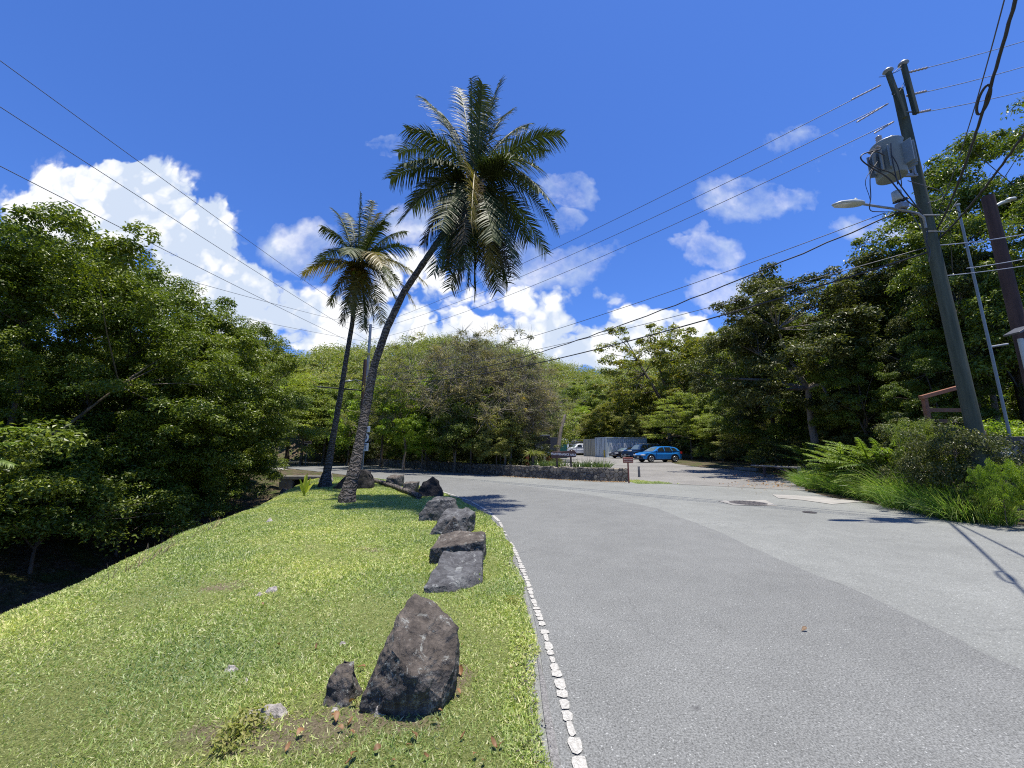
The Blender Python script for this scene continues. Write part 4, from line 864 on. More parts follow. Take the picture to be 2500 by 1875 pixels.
# yellow flowers on the thicket
for k, (a, b) in enumerate([(1277, 974), (1282, 1000)]):
    q = W(a, b, 25.6); V, Fc = leaf_cloud(rh, np.array([q]), np.array([.16]), 60, .1); tag(npmesh('flower_cluster', V, Fc, M['flower']), ['upper yellow flower cluster on the thicket over the wall', 'lower yellow flower cluster on the thicket over the wall'][k], 'flowers')
# spiky plant beside the orange barriers
def blade_plant(name, loc, n, L, w, mat, label, cat, seed, spread=.6, g=.5, seg=6, group=None, rbase=.1, lean=(0, 0), zs=1.0):
    r = np.random.default_rng(seed); th = r.uniform(0, 6.28, n); rad = r.uniform(0, 1, n) ** .5 * rbase
    P = np.stack([np.cos(th) * rad, np.sin(th) * rad, np.zeros(n)], 1); t2 = th + r.normal(size=n) * .4; sp = r.uniform(.05, 1, n) * spread
    D = unit(np.stack([np.cos(t2) * sp + lean[0], np.sin(t2) * sp + lean[1], np.full(n, zs)], 1))
    S_ = unit(np.cross(D, r.normal(size=(n, 3)))); V, Fc = strips(P, D, L * r.uniform(.55, 1.1, n), w, S_, g * r.uniform(.5, 1.3, n), seg, .7)
    root = npmesh(name, V, Fc, M[mat]); root.location = loc; return tag(root, label, cat, group)
q = W(1300, 1120, 24.2); ry = empty('yucca', (q.x, q.y, Hs(q.x, q.y))); tag(ry, 'spiky drooping yucca behind the wall beside the orange barrier', 'plant')
o = blade_plant('leaves', (0, 0, 1.3), 130, 1.1, .05, 'leaf_olive', '', '', 61, 1.6, .7); o.parent = ry
for k_ in ('label', 'category'):
    if k_ in o.keys(): del o[k_]
mb = MB(); mb.tube([(0, 0, -.2), (.05, 0, 1.3)], [.1, .08], 8); mb.build('trunk', M['bark'], ry)
for k, (a, Yd, n_, lab) in enumerate([(1318, 24.3, 90, 'strap leaved clump under the left end of the maintenance sign'), (1345, 23.8, 90, 'strap leaved clump around the left post of the maintenance sign'), (1368, 23.5, 70, 'strap leaved clump between the maintenance sign posts'), (1418, 23.0, 110, 'strap leaved flower clump right of the maintenance sign, left half'), (1445, 22.6, 110, 'middle strap leaved clump with tall stalks on top of the wall bank'), (1470, 22.3, 110, 'strap leaved clump nearest to the yellow bollard')]):
    q = W(a, 1140, Yd); z = max(Hs(q.x, q.y), 0); blade_plant('lily_clump', (q.x, q.y, .60), n_, .72, .045, 'strap', lab, 'plant', 70 + k, .9, .35, 5, 'strap leaved plants behind the wall', .45)
    if k > 2:
        blade_plant('flower_stalks', (q.x, q.y, .6), 9, 1.15, .018, 'palm_brown', 'thin bare dark flower stalks rising from the ' + ['left', 'middle', 'right'][k - 3] + ' lily clump', 'stalks', 90 + k, .12, .02, 3, None, .4)
# planted bank behind the wall right end (raises the plants)
bk = sheet('planting_bed', [WALL[0] + Vector((-.2, .4, 0)), WALL[1] + Vector((0, .42, 0)), WALL[2] + Vector((.1, .42, 0)), WALL[3] + Vector((.2, .42, 0)), Vector((1.5, 27, 0)), Vector((4.2, 24.5, 0)), Vector((5.9, 21.3, 0))], M['ground'], .44)
blade_n = 0
r_ = np.random.default_rng(77); ng = 9000
gp = np.stack([r_.uniform(6.1, 8.2, ng), r_.uniform(19.15, 22, ng)], 1); dd = (gp[:, 0] - 6.1) / 1.9 + (gp[:, 1] - 19.2) / 2.8 + .1 * np.sin(gp[:, 0] * 9); gp = gp[dd < 1.0]
n = len(gp); P = np.stack([gp[:, 0], gp[:, 1], np.full(n, .015)], 1); D = unit(np.stack([r_.normal(size=n) * .6, r_.normal(size=n) * .6, np.full(n, .7)], 1)); V, Fc = strips(P, D, r_.uniform(.05, .14, n), .016, unit(np.cross(D, r_.normal(size=(n, 3)))), .2, 2)
tag(npmesh('verge_grass', V, Fc, M['grass']), 'small triangle of bright grass at the right end of the stone wall', 'grass', kind='stuff')
# weeds at boulders
for k, (a, b, n_, L, mt, lab) in enumerate([(1170, 1385, 30, .16, 'leaf_bright', 'bright weed growing against the right side of the tilted slab'), (1165, 1420, 50, .14, 'leaf_bright', 'weed at the front right corner of the tilted slab'), (1070, 1690, 110, .12, 'leaf_bright', 'green weed tuft at the right side of the nearest boulder'), (930, 1740, 22, .10, 'leaf_bright', 'tiny weed sprout in front of the nearest boulder'), (600, 1800, 120, .13, 'leaf_olive', 'dark weedy tuft at the bottom left of the nearest boulder'), (560, 1840, 110, .12, 'leaf_olive', 'dark weedy tuft near the bottom edge, left one'), (1250, 1480, 40, .08, 'leaf_olive', 'dark weedy tuft at the asphalt edge'), (1060, 1620, 40, .08, 'leaf_olive', 'olive tuft right behind the nearest boulder')]):
    q = G(a, b); c_ = np.array([[0, 0, .02]]); V, Fc = leaf_cloud(rh, c_, np.array([.11]) * (L / .12), n_ * 2, .03, .8)
    o = npmesh('weed', V, Fc, M[mt]); o.location = (q.x, q.y, gz(q.x, q.y)); tag(o, lab, 'weed', kind='stuff' if k in (4, 5) else None)
# dry grass stalks on the ravine lip
r_ = np.random.default_rng(78); q = [G(int(a), float(np.interp(a, [226, 452, 633], [1432, 1314, 1243])) + 2) for a in r_.uniform(230, 560, 60)]
P = np.array([[p.x, p.y, Hs(p.x, p.y)] for p in q]); n = len(P); D = unit(np.stack([r_.uniform(-.2, .7, n), r_.normal(size=n) * .2, np.ones(n)], 1))
V, Fc = strips(P, D, r_.uniform(.2, .45, n), .01, unit(np.cross(D, [0, 1, .1])), .3, 4, .5); tag(npmesh('dry_stalks', V, Fc, M['pod']), 'thin dry grass stalks along the ravine lip', 'grass', kind='stuff')

# ------------------------------------------------------------------ right verge plants
GG = 'tall grass clumps on the right verge'
cl = [(1985, 17.6, 1.35), (2010, 16.6, 1.4), (2040, 15.6, 1.25), (2075, 14.6, 1.15), (2105, 13.9, 1.1), (2140, 13.0, 1.2), (2165, 12.9, 1.2), (2200, 12.2, 1.5), (2235, 11.5, 1.7), (2275, 10.9, 1.7), (2215, 11.0, 1.2), (2300, 10.0, 1.3), (2335, 9.5, 1.25), (2365, 9.15, 1.0)]
for k, (a, Yd, L) in enumerate(cl):
    x = (a - 1250) / FP * Yd * .97
    blade_plant('grass_clump', (x, Yd, Hs(x, Yd) - .05), 520, L * 1.2, .018, 'tallgrass', (ORD + ['thirteenth', 'fourteenth'])[k] + ' clump from the left in the row of arching green grass along the right verge', 'grass clump', 200 + k, .7, .55, 6, GG, .55, (-.25, -.1))
for k, (a, b, lab) in enumerate([(2245, 1255, 'strap leaved plant by the asphalt below the tall grass'), (2290, 1262, 'strap leaved plant in the middle of the verge edge'), (2345, 1268, 'strap leaved plant by the asphalt near the pole foot'), (2395, 1275, 'strap leaved plant beside the yellow green shrub')]):
    q = G(a, b - 6); blade_plant('strap_plant', (q.x + .2, q.y + .25, Hs(q.x, q.y + .2)), 70, .75, .05, 'strap', lab, 'plant', 240 + k, 1.1, .6, 6, 'strap leaved plants on the right verge', .3)
# feathery fern-like shrub: arching pinnate fronds
def fern_frond(parent, c, tip, rng, w=.012, LL=.13):
    return frond('frond', c, tip, 'leaf_fern', parent, rng, .16, LL * 1.3, 60, .5, w * 2.0)
def fern(loc, spec, label, seed, cat='shrub', stems=True):
    r = np.random.default_rng(seed); root = empty('fern_shrub', loc)
    for (a, e, L) in spec: 
        c = Vector((r.normal() * .15, r.normal() * .15, .3 + r.random() * .5 + max(0, e) * .6)); e = min(e, .5); t = c + Vector((math.cos(a) * math.cos(e), math.sin(a) * math.cos(e), math.sin(e))) * L
        fern_frond(root, c, t, r)
    mb = MB()
    for k in range(5 if stems else 0): mb.tube([(0, 0, -.2), (r.normal() * .15, r.normal() * .15, .6), (r.normal() * .3, r.normal() * .3, 1.3)], [.03, .022, .012], 5)
    if stems: mb.build('stems', M['bark'], root)
    return tag(root, label, cat)
rr_ = np.random.default_rng(88)
x = (2190 - 1250) / FP * 13.2 * .97
fern((x, 13.4, Hs(x, 13.4)), [(math.pi + rr_.normal() * .75, rr_.uniform(.05, .95), rr_.uniform(1.1, 2.2)) for _ in range(44)], 'bright feathery shrub with layered arching fronds above the tall grass', 5)
x = (2110 - 1250) / FP * 14.6 * .97
fern((x, 15.2, Hs(x, 15.2)), [(math.pi + rr_.normal() * .9, rr_.uniform(.0, .8), rr_.uniform(.9, 1.7)) for _ in range(36)], 'second feathery shrub left of the brightest one, reaching over the grass', 6)
x = (1990 - 1250) / FP * 22 * .97
fern((x, 22, Hs(x, 22)), [(math.pi + rr_.normal() * .9, rr_.uniform(.2, 1.1), rr_.uniform(.9, 1.9)) for _ in range(18)], 'feathery shrub in shade behind the gate frame', 7)
# leucaena sprays with pods at the left edge
x, yd = -9.0, 6.2
o = fern((x - .6, yd, Hs(x, yd) + 2.4), [(rr_.uniform(-1.0, .8), rr_.uniform(-.2, .5), rr_.uniform(.7, 1.3)) for _ in range(16)], 'feathery branch with pinkish seed pods at the left edge', 8, 'branch', False)
V, Fc = strips(np.array([[.5, -.2, .6]]) + rr_.normal(size=(22, 3)) * [.3, .2, .15], unit(rr_.normal(size=(22, 3)) * .3 + [0, 0, -1]), .16, .03, unit(rr_.normal(size=(22, 3))), 0, 2, .2); npmesh('pods', V, Fc, M['pod'], o)
#PART4
# ------------------------------------------------------------------ text
def text(s, size, mat, parent, loc, rot, name='lettering', ext=.004, align='CENTER', sx=1.0, off=0.0):
    cu = bpy.data.curves.new(name, 'FONT'); cu.body = s; cu.size = size; cu.extrude = ext; cu.align_x = align; cu.align_y = 'CENTER'; cu.resolution_u = 3; cu.offset = off
    to = bpy.data.objects.new('tmp_text', cu); COL.objects.link(to); bpy.context.view_layer.update()
    me = bpy.data.meshes.new_from_object(to.evaluated_get(bpy.context.evaluated_depsgraph_get())); bpy.data.objects.remove(to)
    me.materials.clear(); o = link(name, me, mat, parent); o.location = loc; o.rotation_euler = rot; o.scale = (sx, 1, 1); return o
R90 = (math.radians(90), 0, 0)

# ------------------------------------------------------------------ utility pole (right)
PY = 9.2
def at(px, py, Yd=PY): return W(px, py, Yd)
pb = at(2412, 1185); pt = at(2190, 222); pz = Hs(pb.x, PY)
pole = empty('utility_pole', (pb.x, PY, pz)); tag(pole, 'tall greenish weathered utility pole carrying the transformer and street lamp', 'utility pole')
o0 = Vector((pb.x, PY, pz)); tp_ = Vector((pt.x + .02, PY, pt.z)); HP = tp_.z - pz
def L0(v): return Vector(v) - o0
mb = MB(); mb.tube([(0, 0, -.5), (0, 0, 0), L0(o0.lerp(tp_, .5)), L0(tp_)], [.16, .155, .13, .11], 18); mb.build('shaft', M['polewood'], pole)
a0, a1 = at(2195, 300), at(2155, 190); b0, b1 = at(2222, 290), at(2192, 172)
for (u, v) in ((a0, a1), (b0, b1)):
    q = MB(); dr = (v - u).normalized(); xa = Vector((0, 1, 0)).cross(dr).normalized(); R = Matrix((xa, Vector((0, 1, 0)), dr)).transposed()
    q.box(L0((u + v) / 2) + Vector((0, -.16, 0)), (.10, .10, (v - u).length), R); br = q.build('brace', M['polewood'], pole, .01)
    q = MB(); q.tube([L0(v) + Vector((0, -.16, -.02)), L0(v) + Vector((0, -.16, .03)), L0(v) + Vector((0, -.16, .06)), L0(v) + Vector((0, -.16, .13))], [.05, .12, .11, .04], 14); q.build('insulator_cap', M['steel'], br)
for k, t in enumerate([.62, .66, .93]):
    q = MB(); q.tube([L0(o0.lerp(tp_, t)) + Vector((-.22, -.12, 0)), L0(o0.lerp(tp_, t)) + Vector((.22, -.12, 0))], .018, 6); q.build('bolt', M['steel'], pole)
# transformer
tc = at(2170, 392, 9.0); tr = empty('pole_transformer', tc); tag(tr, 'grey drum transformer with cooling fins bolted high on the utility pole', 'transformer')
q = MB(); q.tube([(0, 0, -.52), (0, 0, -.5), (0, 0, .42), (0, 0, .46), (0, 0, .50)], [.29, .31, .31, .335, .30], 32); q.build('tank', M['tank'], tr)
q = MB()
for k in range(6):
    a = math.radians(-75 + k * 20); q.box((.40 * math.cos(a), .40 * math.sin(a), -.05), (.2, .035, .62), Matrix.Rotation(a, 3, 'Z'))
q.build('fin_bank', M['tank'], tr, .006)
q = MB()
for k in range(4):
    a = math.radians(165 + k * 20); q.box((.38 * math.cos(a), .38 * math.sin(a), -.12), (.18, .035, .62), Matrix.Rotation(a, 3, 'Z'))
q.build('fin_bank', M['tank'], tr, .006)
for x_, z_ in ((.18, .5), (-.16, .5)):
    q = MB(); pts = [(x_, 0, z_ + k * .03) for k in range(9)]; q.tube(pts, [.07 if k % 2 else .045 for k in range(9)], 12); q.build('bushing', M['porcelain'], tr)
for k in range(3):
    q = MB(); q.tube([(-.3, -.12 + k * .1, .28), (-.42, -.14 + k * .11, .30)], [.035, .025], 8); q.build('terminal', M['porcelain'], tr)
q = MB(); q.box((.62, .12, .18), (.34, .06, .09)); q.box((.62, .12, -.34), (.40, .06, .09)); q.box((.74, .1, -.08), (.06, .06, .55)); q.build('bracket', M['steel'], tr, .008)
# street lamp on the pole
la = at(2242, 522, 9.0); lb = at(2105, 498, 9.0); lc = at(2032, 500, 9.0)
sl_ = empty('street_lamp', la); tag(sl_, 'grey cobra head street lamp on an arm fixed to the utility pole', 'street lamp')
q = MB(); q.tube([la - la, at(2200, 512, 9.0) - la, at(2150, 505, 9.0) - la, lb - la], [.035, .03, .03, .03], 10); q.tube([(0, 0, 0), (.18, .05, -.08), (.22, .08, -.35)], .03, 8); q.build('arm', M['steel'], sl_)
q = MB(); d = lc - lb; pts = [lb - la + d * t for t in (-.05, .0, .15, .45, .8, 1.0)]
def ell(mb, pts, ws, hs, n=14):
    vs = []
    for p, w_, h_ in zip(pts, ws, hs): vs += [Vector(p) + Vector((0, math.cos(2 * math.pi * k / n) * w_, math.sin(2 * math.pi * k / n) * h_ * (1 if math.sin(2 * math.pi * k / n) > 0 else .45))) for k in range(n)]
    m = len(pts); mb.add(vs, [(i * n + a, i * n + (a + 1) % n, (i + 1) * n + (a + 1) % n, (i + 1) * n + a) for i in range(m - 1) for a in range(n)] + [tuple(range(n)), tuple((m - 1) * n + a for a in range(n))], True)
ell(q, pts, [.04, .09, .13, .15, .13, .03], [.04, .07, .09, .10, .07, .02]); q.build('lamp_head', M['white_plastic'], sl_)
q = MB(); ell(q, [lb - la + d * t + Vector((0, 0, -.03)) for t in (.3, .5, .85, .95)], [.07, .11, .09, .03], [.02, .03, .03, .01]); q.build('lens', M['lamp_glass'], sl_)
q = MB(); c_ = lb - la + d * .2 + Vector((0, 0, .08)); q.tube([c_, c_ + Vector((0, 0, .06)), c_ + Vector((0, 0, .09))], [.04, .04, .02], 10); q.build('photocell', M['white_plastic'], sl_)
# meter canister and junction box under the transformer
q = MB(); c_ = at(2190, 480, 9.0); q.tube([c_ + Vector((0, 0, .16)), c_ + Vector((0, 0, .14)), c_ + Vector((0, 0, -.1)), c_ + Vector((0, 0, -.12))], [.06, .1, .1, .08], 14); tag(q.build('canister', M['white_plastic']), 'white cylinder hanging under the transformer', 'canister')
q = MB(); c_ = at(2202, 503, 9.0); q.box(c_, (.22, .18, .16)); tag(q.build('junction_box', M['steel'], None, .02), 'small grey junction box at the root of the street lamp arm', 'junction box')
q = MB(); c_ = at(2198, 484, 9.0); 
for k in range(5): q.tube([c_ + Vector((.11 * math.cos(a / 3 + k), .1 * math.sin(a / 3 + k * .7), -.06 + .05 * math.sin(a / 3 * 1.1 + k))) for a in range(20)], .014, 6)
tag(q.build('cable_coil', M['cable']), 'bundle of black cable coiled under the white cylinder', 'cable')
# loose cables near the pole (each a separate run)
def run(px, Yd, r, mat, label, name='cable'):
    pts = [at(a, b, Yd[i] if hasattr(Yd, '__len__') else Yd) for i, (a, b) in enumerate(px)]
    sm = []
    for i in range(len(pts) - 1):
        p0_, p1_, p2_, p3_ = pts[max(i - 1, 0)], pts[i], pts[i + 1], pts[min(i + 2, len(pts) - 1)]
        for k in range(5):
            t = k / 5; sm.append(.5 * ((2 * p1_) + (p2_ - p0_) * t + (2 * p0_ - 5 * p1_ + 4 * p2_ - p3_) * t * t + (3 * p1_ - p0_ - 3 * p2_ + p3_) * t ** 3))
    sm.append(pts[-1]); q = MB(); q.tube(sm, r, 6); return tag(q.build(name, mat), label, 'cable')
run([(2150, 365), (2110, 375), (2102, 388), (2125, 408), (2165, 432), (2190, 460), (2215, 490), (2250, 515)], 8.75, .016, M['cable'], 'thick black cable looping out left of the transformer and down to the pole')
run([(2160, 380), (2135, 370), (2122, 395), (2140, 410), (2180, 425), (2200, 455), (2250, 520)], 8.7, .014, M['cable'], 'black cable crossing in front of the transformer tank')
run([(2175, 350), (2177, 380), (2185, 420), (2192, 450)], 8.62, .012, M['cable'], 'black lead dropping straight down the front of the transformer')
run([(2178, 380), (2192, 405), (2200, 440), (2201, 458)], 8.63, .011, M['cable'], 'second black lead fanning right down the transformer front')
run([(2142, 395), (2125, 430), (2126, 480), (2124, 512), (2150, 517), (2210, 518), (2240, 523)], 8.85, .011, M['cable'], 'thin cable hanging left of the transformer down to the lamp arm')
run([(2138, 400), (2113, 440), (2122, 478), (2125, 490)], 8.85, .007, M['cable'], 'thin grey loop hanging left of the transformer')
run([(2180, 178), (2192, 168), (2204, 156), (2198, 170), (2165, 185), (2146, 188)], 9.0, .008, M['cable'], 'curly jumper wire over the pole top')
run([(2196, 225), (2208, 200), (2205, 215), (2180, 232), (2178, 222)], 9.0, .007, M['cable'], 'small jumper loop between the two pole top braces')
run([(2216, 441), (2285, 462), (2300, 470), (2298, 485), (2265, 495)], 8.95, .010, M['wire'], 'grey wire leaving the pole right below the transformer')
run([(2255, 480), (2275, 505), (2300, 517), (2330, 512), (2345, 520)], 9.1, .010, M['cable'], 'black cable looping right from the pole at lamp height')
run([(2262, 500), (2290, 535), (2305, 540), (2330, 500), (2338, 490)], 9.1, .008, M['cable'], 'thin tangled cable right of the pole at lamp height')
run([(2268, 515), (2282, 528), (2300, 520), (2320, 540), (2300, 560), (2290, 600)], 9.1, .009, M['cable'], 'tangled drop cable right of the pole above the tree line')
run([(2222, 516), (2240, 545), (2248, 560)], 9.0, .012, M['wire'], 'short stay strut under the lamp arm')
run([(2265, 560), (2262, 590), (2270, 610), (2268, 640)], 9.0, .012, M['cable'], 'black cable taped down the front of the pole')
# primaries' strain insulators on the right of the pole
wires = []
def wire(A, B, sag, r, mat, label, n=40, wob=0):
    pts = []
    for k in range(n + 1):
        t = k / n; p = A.lerp(B, t); p.z -= sag * 4 * t * (1 - t)
        if wob: p.z += wob * math.sin(k * 2.7)
        pts.append(p)
    q = MB(); q.tube(pts, r, 6); o = q.build('overhead_wire', mat); return tag(o, label, 'wire')
LP = 34.0                        # far pole distance
fp_top = W(905, 792, LP)
wire(at(2150, 208), W(905, 797, LP), .55, .010, M['wire'], 'highest wire from the pole top down left to the far pole')
wire(at(2168, 253), W(905, 806, LP), .75, .010, M['wire'], 'second highest wire from the pole top toward the far pole')
wire(at(2180, 297), W(905, 830, LP), .80, .010, M['wire'], 'third wire meeting the transformer and crossing behind the large palm')
wire(at(2160, 520), W(898, 905, LP), .9, .011, M['wire'], 'thin wire leaving the lamp arm toward the left')
wire(at(2215, 508), W(898, 925, LP), 1.55, .020, M['cable'], 'thick twisted black cable leaving the lamp arm, upper of the heavy pair', 60, .018)
wire(at(2278, 612), W(898, 935, LP), 1.1, .024, M['cable'], 'heaviest black cable crossing low in front of the right trees')
wire(at(2276, 600), W(898, 915, LP), .75, .011, M['wire'], 'thin wire just above the heaviest low cable')
wire(at(2210, 178), at(2560, 82), .05, .010, M['wirelight'], 'top wire leaving the pole to the upper right')
wire(at(2222, 233), at(2560, 145), .05, .010, M['wirelight'], 'middle of the three wires leaving the pole to the upper right')
wire(at(2230, 278), at(2560, 208), .05, .010, M['wirelight'], 'lowest of the three wires leaving the pole to the upper right')
for (a, b, c_, d_, la_) in ((2205, 180, 2265, 165, 'top'), (2213, 234, 2262, 222, 'middle'), (2228, 278, 2272, 268, 'lowest')):
    u, v = at(a, b), at(c_, d_); q = MB(); n = 14; q.tube([u.lerp(v, k / n) for k in range(n + 1)], [.034 if k % 2 else .018 for k in range(n + 1)], 8); tag(q.build('strain_insulator', M['porcelain']), 'ribbed strain insulator on the %s wire right of the pole top' % la_, 'insulator')
for (a, b, c_, d_, la_) in ((2080, 243, 2150, 208, 'highest'), (2092, 298, 2168, 253, 'second'), (2135, 325, 2182, 297, 'third')):
    u, v = at(a, b), at(c_, d_); q = MB(); n = 14; q.tube([u.lerp(v, k / n) for k in range(n + 1)], [.026 if k % 2 else .016 for k in range(n + 1)], 8); tag(q.build('strain_insulator', M['porcelain']), 'ribbed strain insulator on the %s wire left of the pole' % la_, 'insulator')
# heavy cables from the pole over the camera's right shoulder
P1 = at(2288, 560); P2 = Vector((3.4, .9, 7.4)); 
wire(P1, P2, .5, .020, M['cable'], 'thick black cable rising from the pole to the upper right corner, carrying a loop', 60, .012)
wire(at(2295, 580), Vector((4.6, .8, 6.9)), .45, .020, M['cable'], 'thick black cable right of the looped one', 60, .01)
wire(at(2292, 512), Vector((3.7, 1.15, 7.75)), .4, .008, M['wire'], 'thin wire left of the looped thick cable')
pc = P1.lerp(P2, .50); pc.z -= .5 * 4 * .5 * .5
d = (P2 - P1).normalized(); q = MB()
lat = d.cross((pc - Vector((0, 0, EYE))).normalized()).normalized()
q.tube([pc + d * (.34 * math.cos(k * math.pi / 10) + .1) + lat * (.055 * math.sin(k * math.pi / 10) + .03) for k in range(21)], .017, 8)
tag(q.build('cable_loop', M['cable']), 'loop of slack black cable tied to the thick cable at upper right', 'cable')
# wires at upper left, running from overhead to the far pole
wire(W(-260, -42, 7), W(905, 797, LP), .12, .011, M['wire'], 'uppermost wire crossing the sky at the left')
wire(W(-260, 92, 7), W(903, 835, LP), .12, .011, M['wire'], 'middle wire crossing the cloud at the left')
wire(W(-260, 272, 7), W(900, 855, LP), .12, .011, M['wire'], 'lowest wire at the left, passing into the treetops')
wire(W(300, 640, 13), W(903, 800, LP), .1, .010, M['wire'], 'thin faint wire from the left treetops to the far pole top')
wire(W(330, 720, 14.5), W(903, 835, LP), .1, .010, M['wire'], 'faint lower wire from the left treetops to the far pole')
# wires among the right trees
for k, (a, b, c_, d_, la_) in enumerate([((2360), 655, 2560, 620, 'upper'), (2290, 675, 2560, 640, 'lower')]):
    wire(at(a, b, 9.6), at(c_, d_, 9.6), .03, .012, M['wirelight'], la_ + ' pale wire running right between the trees from the pole')
wire(at(2280, 600, 9.25), at(2560, 560, 9.6), .06, .014, M['wirelight'], 'pale wire running right from the pole just above the tree line')
# ------------------------------------------------------------------ brown pole, conduit mast, retaining wall, meter
BY = 10.6
bt = W(2408, 480, BY); bb = W(2500, 900, BY); zb = Hs(bt.x + .05, BY); bp = empty('brown_pole', (bt.x + .04, BY, zb)); tag(bp, 'dark brown wooden pole with floodlight at the right edge', 'pole')
q = MB(); q.tube([(0, 0, -.3), (0, 0, (bt.z - zb) * .5), (0, 0, bt.z - zb)], [.17, .155, .14], 16); q.build('shaft', M['polebrown'], bp)
fl = empty('floodlight', W(2432, 500, BY - .1)); tag(fl, 'white floodlight fixed near the top of the brown pole', 'floodlight')
q = MB(); q.tube([(0, 0, -.03), (.12, -.05, .04), (.3, -.1, .06)], [.05, .05, .04], 10); q.build('bracket', M['white_plastic'], fl)
q = MB(); ell(q, [(.16, -.12, .06), (.22, -.12, .07), (.36, -.12, .09), (.44, -.12, .08)], [.03, .09, .1, .04], [.03, .07, .07, .03]); q.build('lamp_head', M['white_plastic'], fl)
q = MB(); q.tube([W(2418, 847, BY - .2), W(2460, 840, BY - .2)], .03, 8); tag(q.build('cross_pipe', M['steel']), 'short pale pipe across the front of the brown pole', 'pipe')
MY = 9.9
q = MB(); mt, mbm = W(2338, 502, MY), W(2440, 1110, MY); q.tube([(mt.x + .02, MY, mbm.z - .3), (mt.x + .02, MY, 4.0), (mt.x, MY, mt.z)], [.032, .032, .028], 10); q.tube([(mt.x, MY, mt.z), (mt.x, MY, mt.z + .05)], [.06, .05], 10); tag(q.build('conduit_mast', M['tank']), 'slim grey metal mast standing between the utility pole and the brown pole', 'mast')
rw = MB(); A, B = W(2385, 1085, 9.9), W(2620, 1040, 9.3)
za = A.z; rw.box(((A.x + B.x) / 2, 9.95, (za - 1.0) / 2 + .1), (B.x - A.x + .2, .35, za + 1.2)); rwo = tag(rw.build('retaining_wall', M['masonry'], None, .02), 'grey stone retaining wall holding the meter box at the right edge', 'wall')
mx = W(2452, 1130, 9.6); me_ = empty('meter_box', mx); tag(me_, 'grey electricity meter box with round glass meter on the retaining wall', 'meter box')
q = MB(); q.box((.05, .06, 0), (.34, .16, .72)); q.build('box', M['steel'], me_, .02)
q = MB(); q.tube([(.06, -.02, .16), (.06, -.1, .16), (.06, -.13, .16)], [.12, .11, .07], 18); q.build('meter', M['white_plastic'], me_)
q = MB(); q.tube([(.06, -.131, .16), (.06, -.138, .16)], [.06, .055], 16); q.build('dial', M['darksteel'], me_)
q = MB(); q.tube([(0, .05, -.36), (0, .05, -.9)], .03, 8); q.build('conduit', M['steel'], me_)
q = MB(); c_ = W(2393, 1058, 10.2); q.box(c_, (.16, .14, .16)); tag(q.build('red_box', M['sign_red'], None, .01), 'small red box standing on the retaining wall', 'box')
# brown wooden entrance frame
ef = empty('entrance_frame', W(2270, 1045, 12.0)); tag(ef, 'reddish brown timber sign frame half hidden behind the pole and shrubs', 'sign frame')
c_ = ef.location; zt = W(2270, 972, 12).z - c_.z; zr = W(2335, 948, 12).z - c_.z; wx_ = W(2345, 948, 12).x - c_.x
q = MB(); q.box((0, 0, zt / 2 - .8), (.11, .12, zt + 1.7)); q.build('post', M['timber_red'], ef, .01)
q = MB(); q.box((wx_, 0, zr / 2 - .8), (.11, .12, zr + 1.7)); q.build('post', M['timber_red'], ef, .01)
an = math.atan2(zr - zt, wx_); q = MB(); q.box((wx_ / 2, -.03, (zt + zr) / 2 + .05), (math.hypot(wx_, zr - zt) + .3, .13, .12), Matrix.Rotation(-an, 3, 'Y')); q.build('beam', M['timber_red'], ef, .01)
q = MB()
for k in range(2): q.box((wx_ / 2, .03, zt - .38 - k * .35), (wx_ - .12, .04, .12))
q.build('slats', M['timber_red'], ef)
# solar bollard light cut by the right edge
sp = empty('solar_light', W(2508, 900, 9.0)); tag(sp, 'grey solar panel lamp on a white post cut by the right edge', 'lamp')
q = MB(); q.tube([(0, 0, -1.2), (0, 0, .75)], .05, 10); q.build('post', M['white_plastic'], sp)
q = MB(); q.box((-.02, 0, .95), (.4, .32, .05), Matrix.Rotation(-.5, 3, 'Y')); q.build('panel', M['darksteel'], sp, .01)
# ------------------------------------------------------------------ far poles behind the palms
fx = W(905, 792, LP); z = Hs(fx.x, LP); fpo = empty('utility_pole', (fx.x, LP, z)); tag(fpo, 'slim grey utility pole rising behind the two palms', 'utility pole')
q = MB(); q.tube([(0, 0, -.3), (0, 0, fx.z - z)], [.16, .12], 12); q.build('shaft', M['steel'], fpo)
q = MB(); q.tube([(-.35, 0, fx.z - z - .3), (.35, 0, fx.z - z - .3)], .035, 6); q.build('crossarm', M['steel'], fpo)
fx2 = W(892, 878, 33); z = Hs(fx2.x, 33); fp2 = empty('utility_pole', (fx2.x, 33, z)); tag(fp2, 'short brown wooden pole with a dark crossarm just left of the slim far pole', 'utility pole')
q = MB(); q.tube([(0, 0, -.3), (0, 0, fx2.z - z)], [.17, .15], 12); q.build('shaft', M['polebrown'], fp2)
q = MB(); u, v = W(775, 944, 33), W(882, 953, 33); q.tube([u - fp2.location, v - fp2.location], .06, 8); q.build('crossarm', M['blacksteel'], fp2)
u = W(885, 930, 33); l2 = empty('street_lamp', u); tag(l2, 'small bright street lamp hanging from the short pole behind the palms', 'street lamp')
v = W(858, 930, 33) - u; q = MB(); q.tube([(0, 0, 0), v * .7 + Vector((0, 0, .1)), v], .03, 6); q.build('arm', M['steel'], l2)
q = MB(); w_ = W(843, 932, 33) - u; ell(q, [v, v.lerp(w_, .3), v.lerp(w_, .8), w_], [.05, .16, .16, .05], [.05, .14, .12, .04]); q.build('lamp_head', M['white_plastic'], l2)
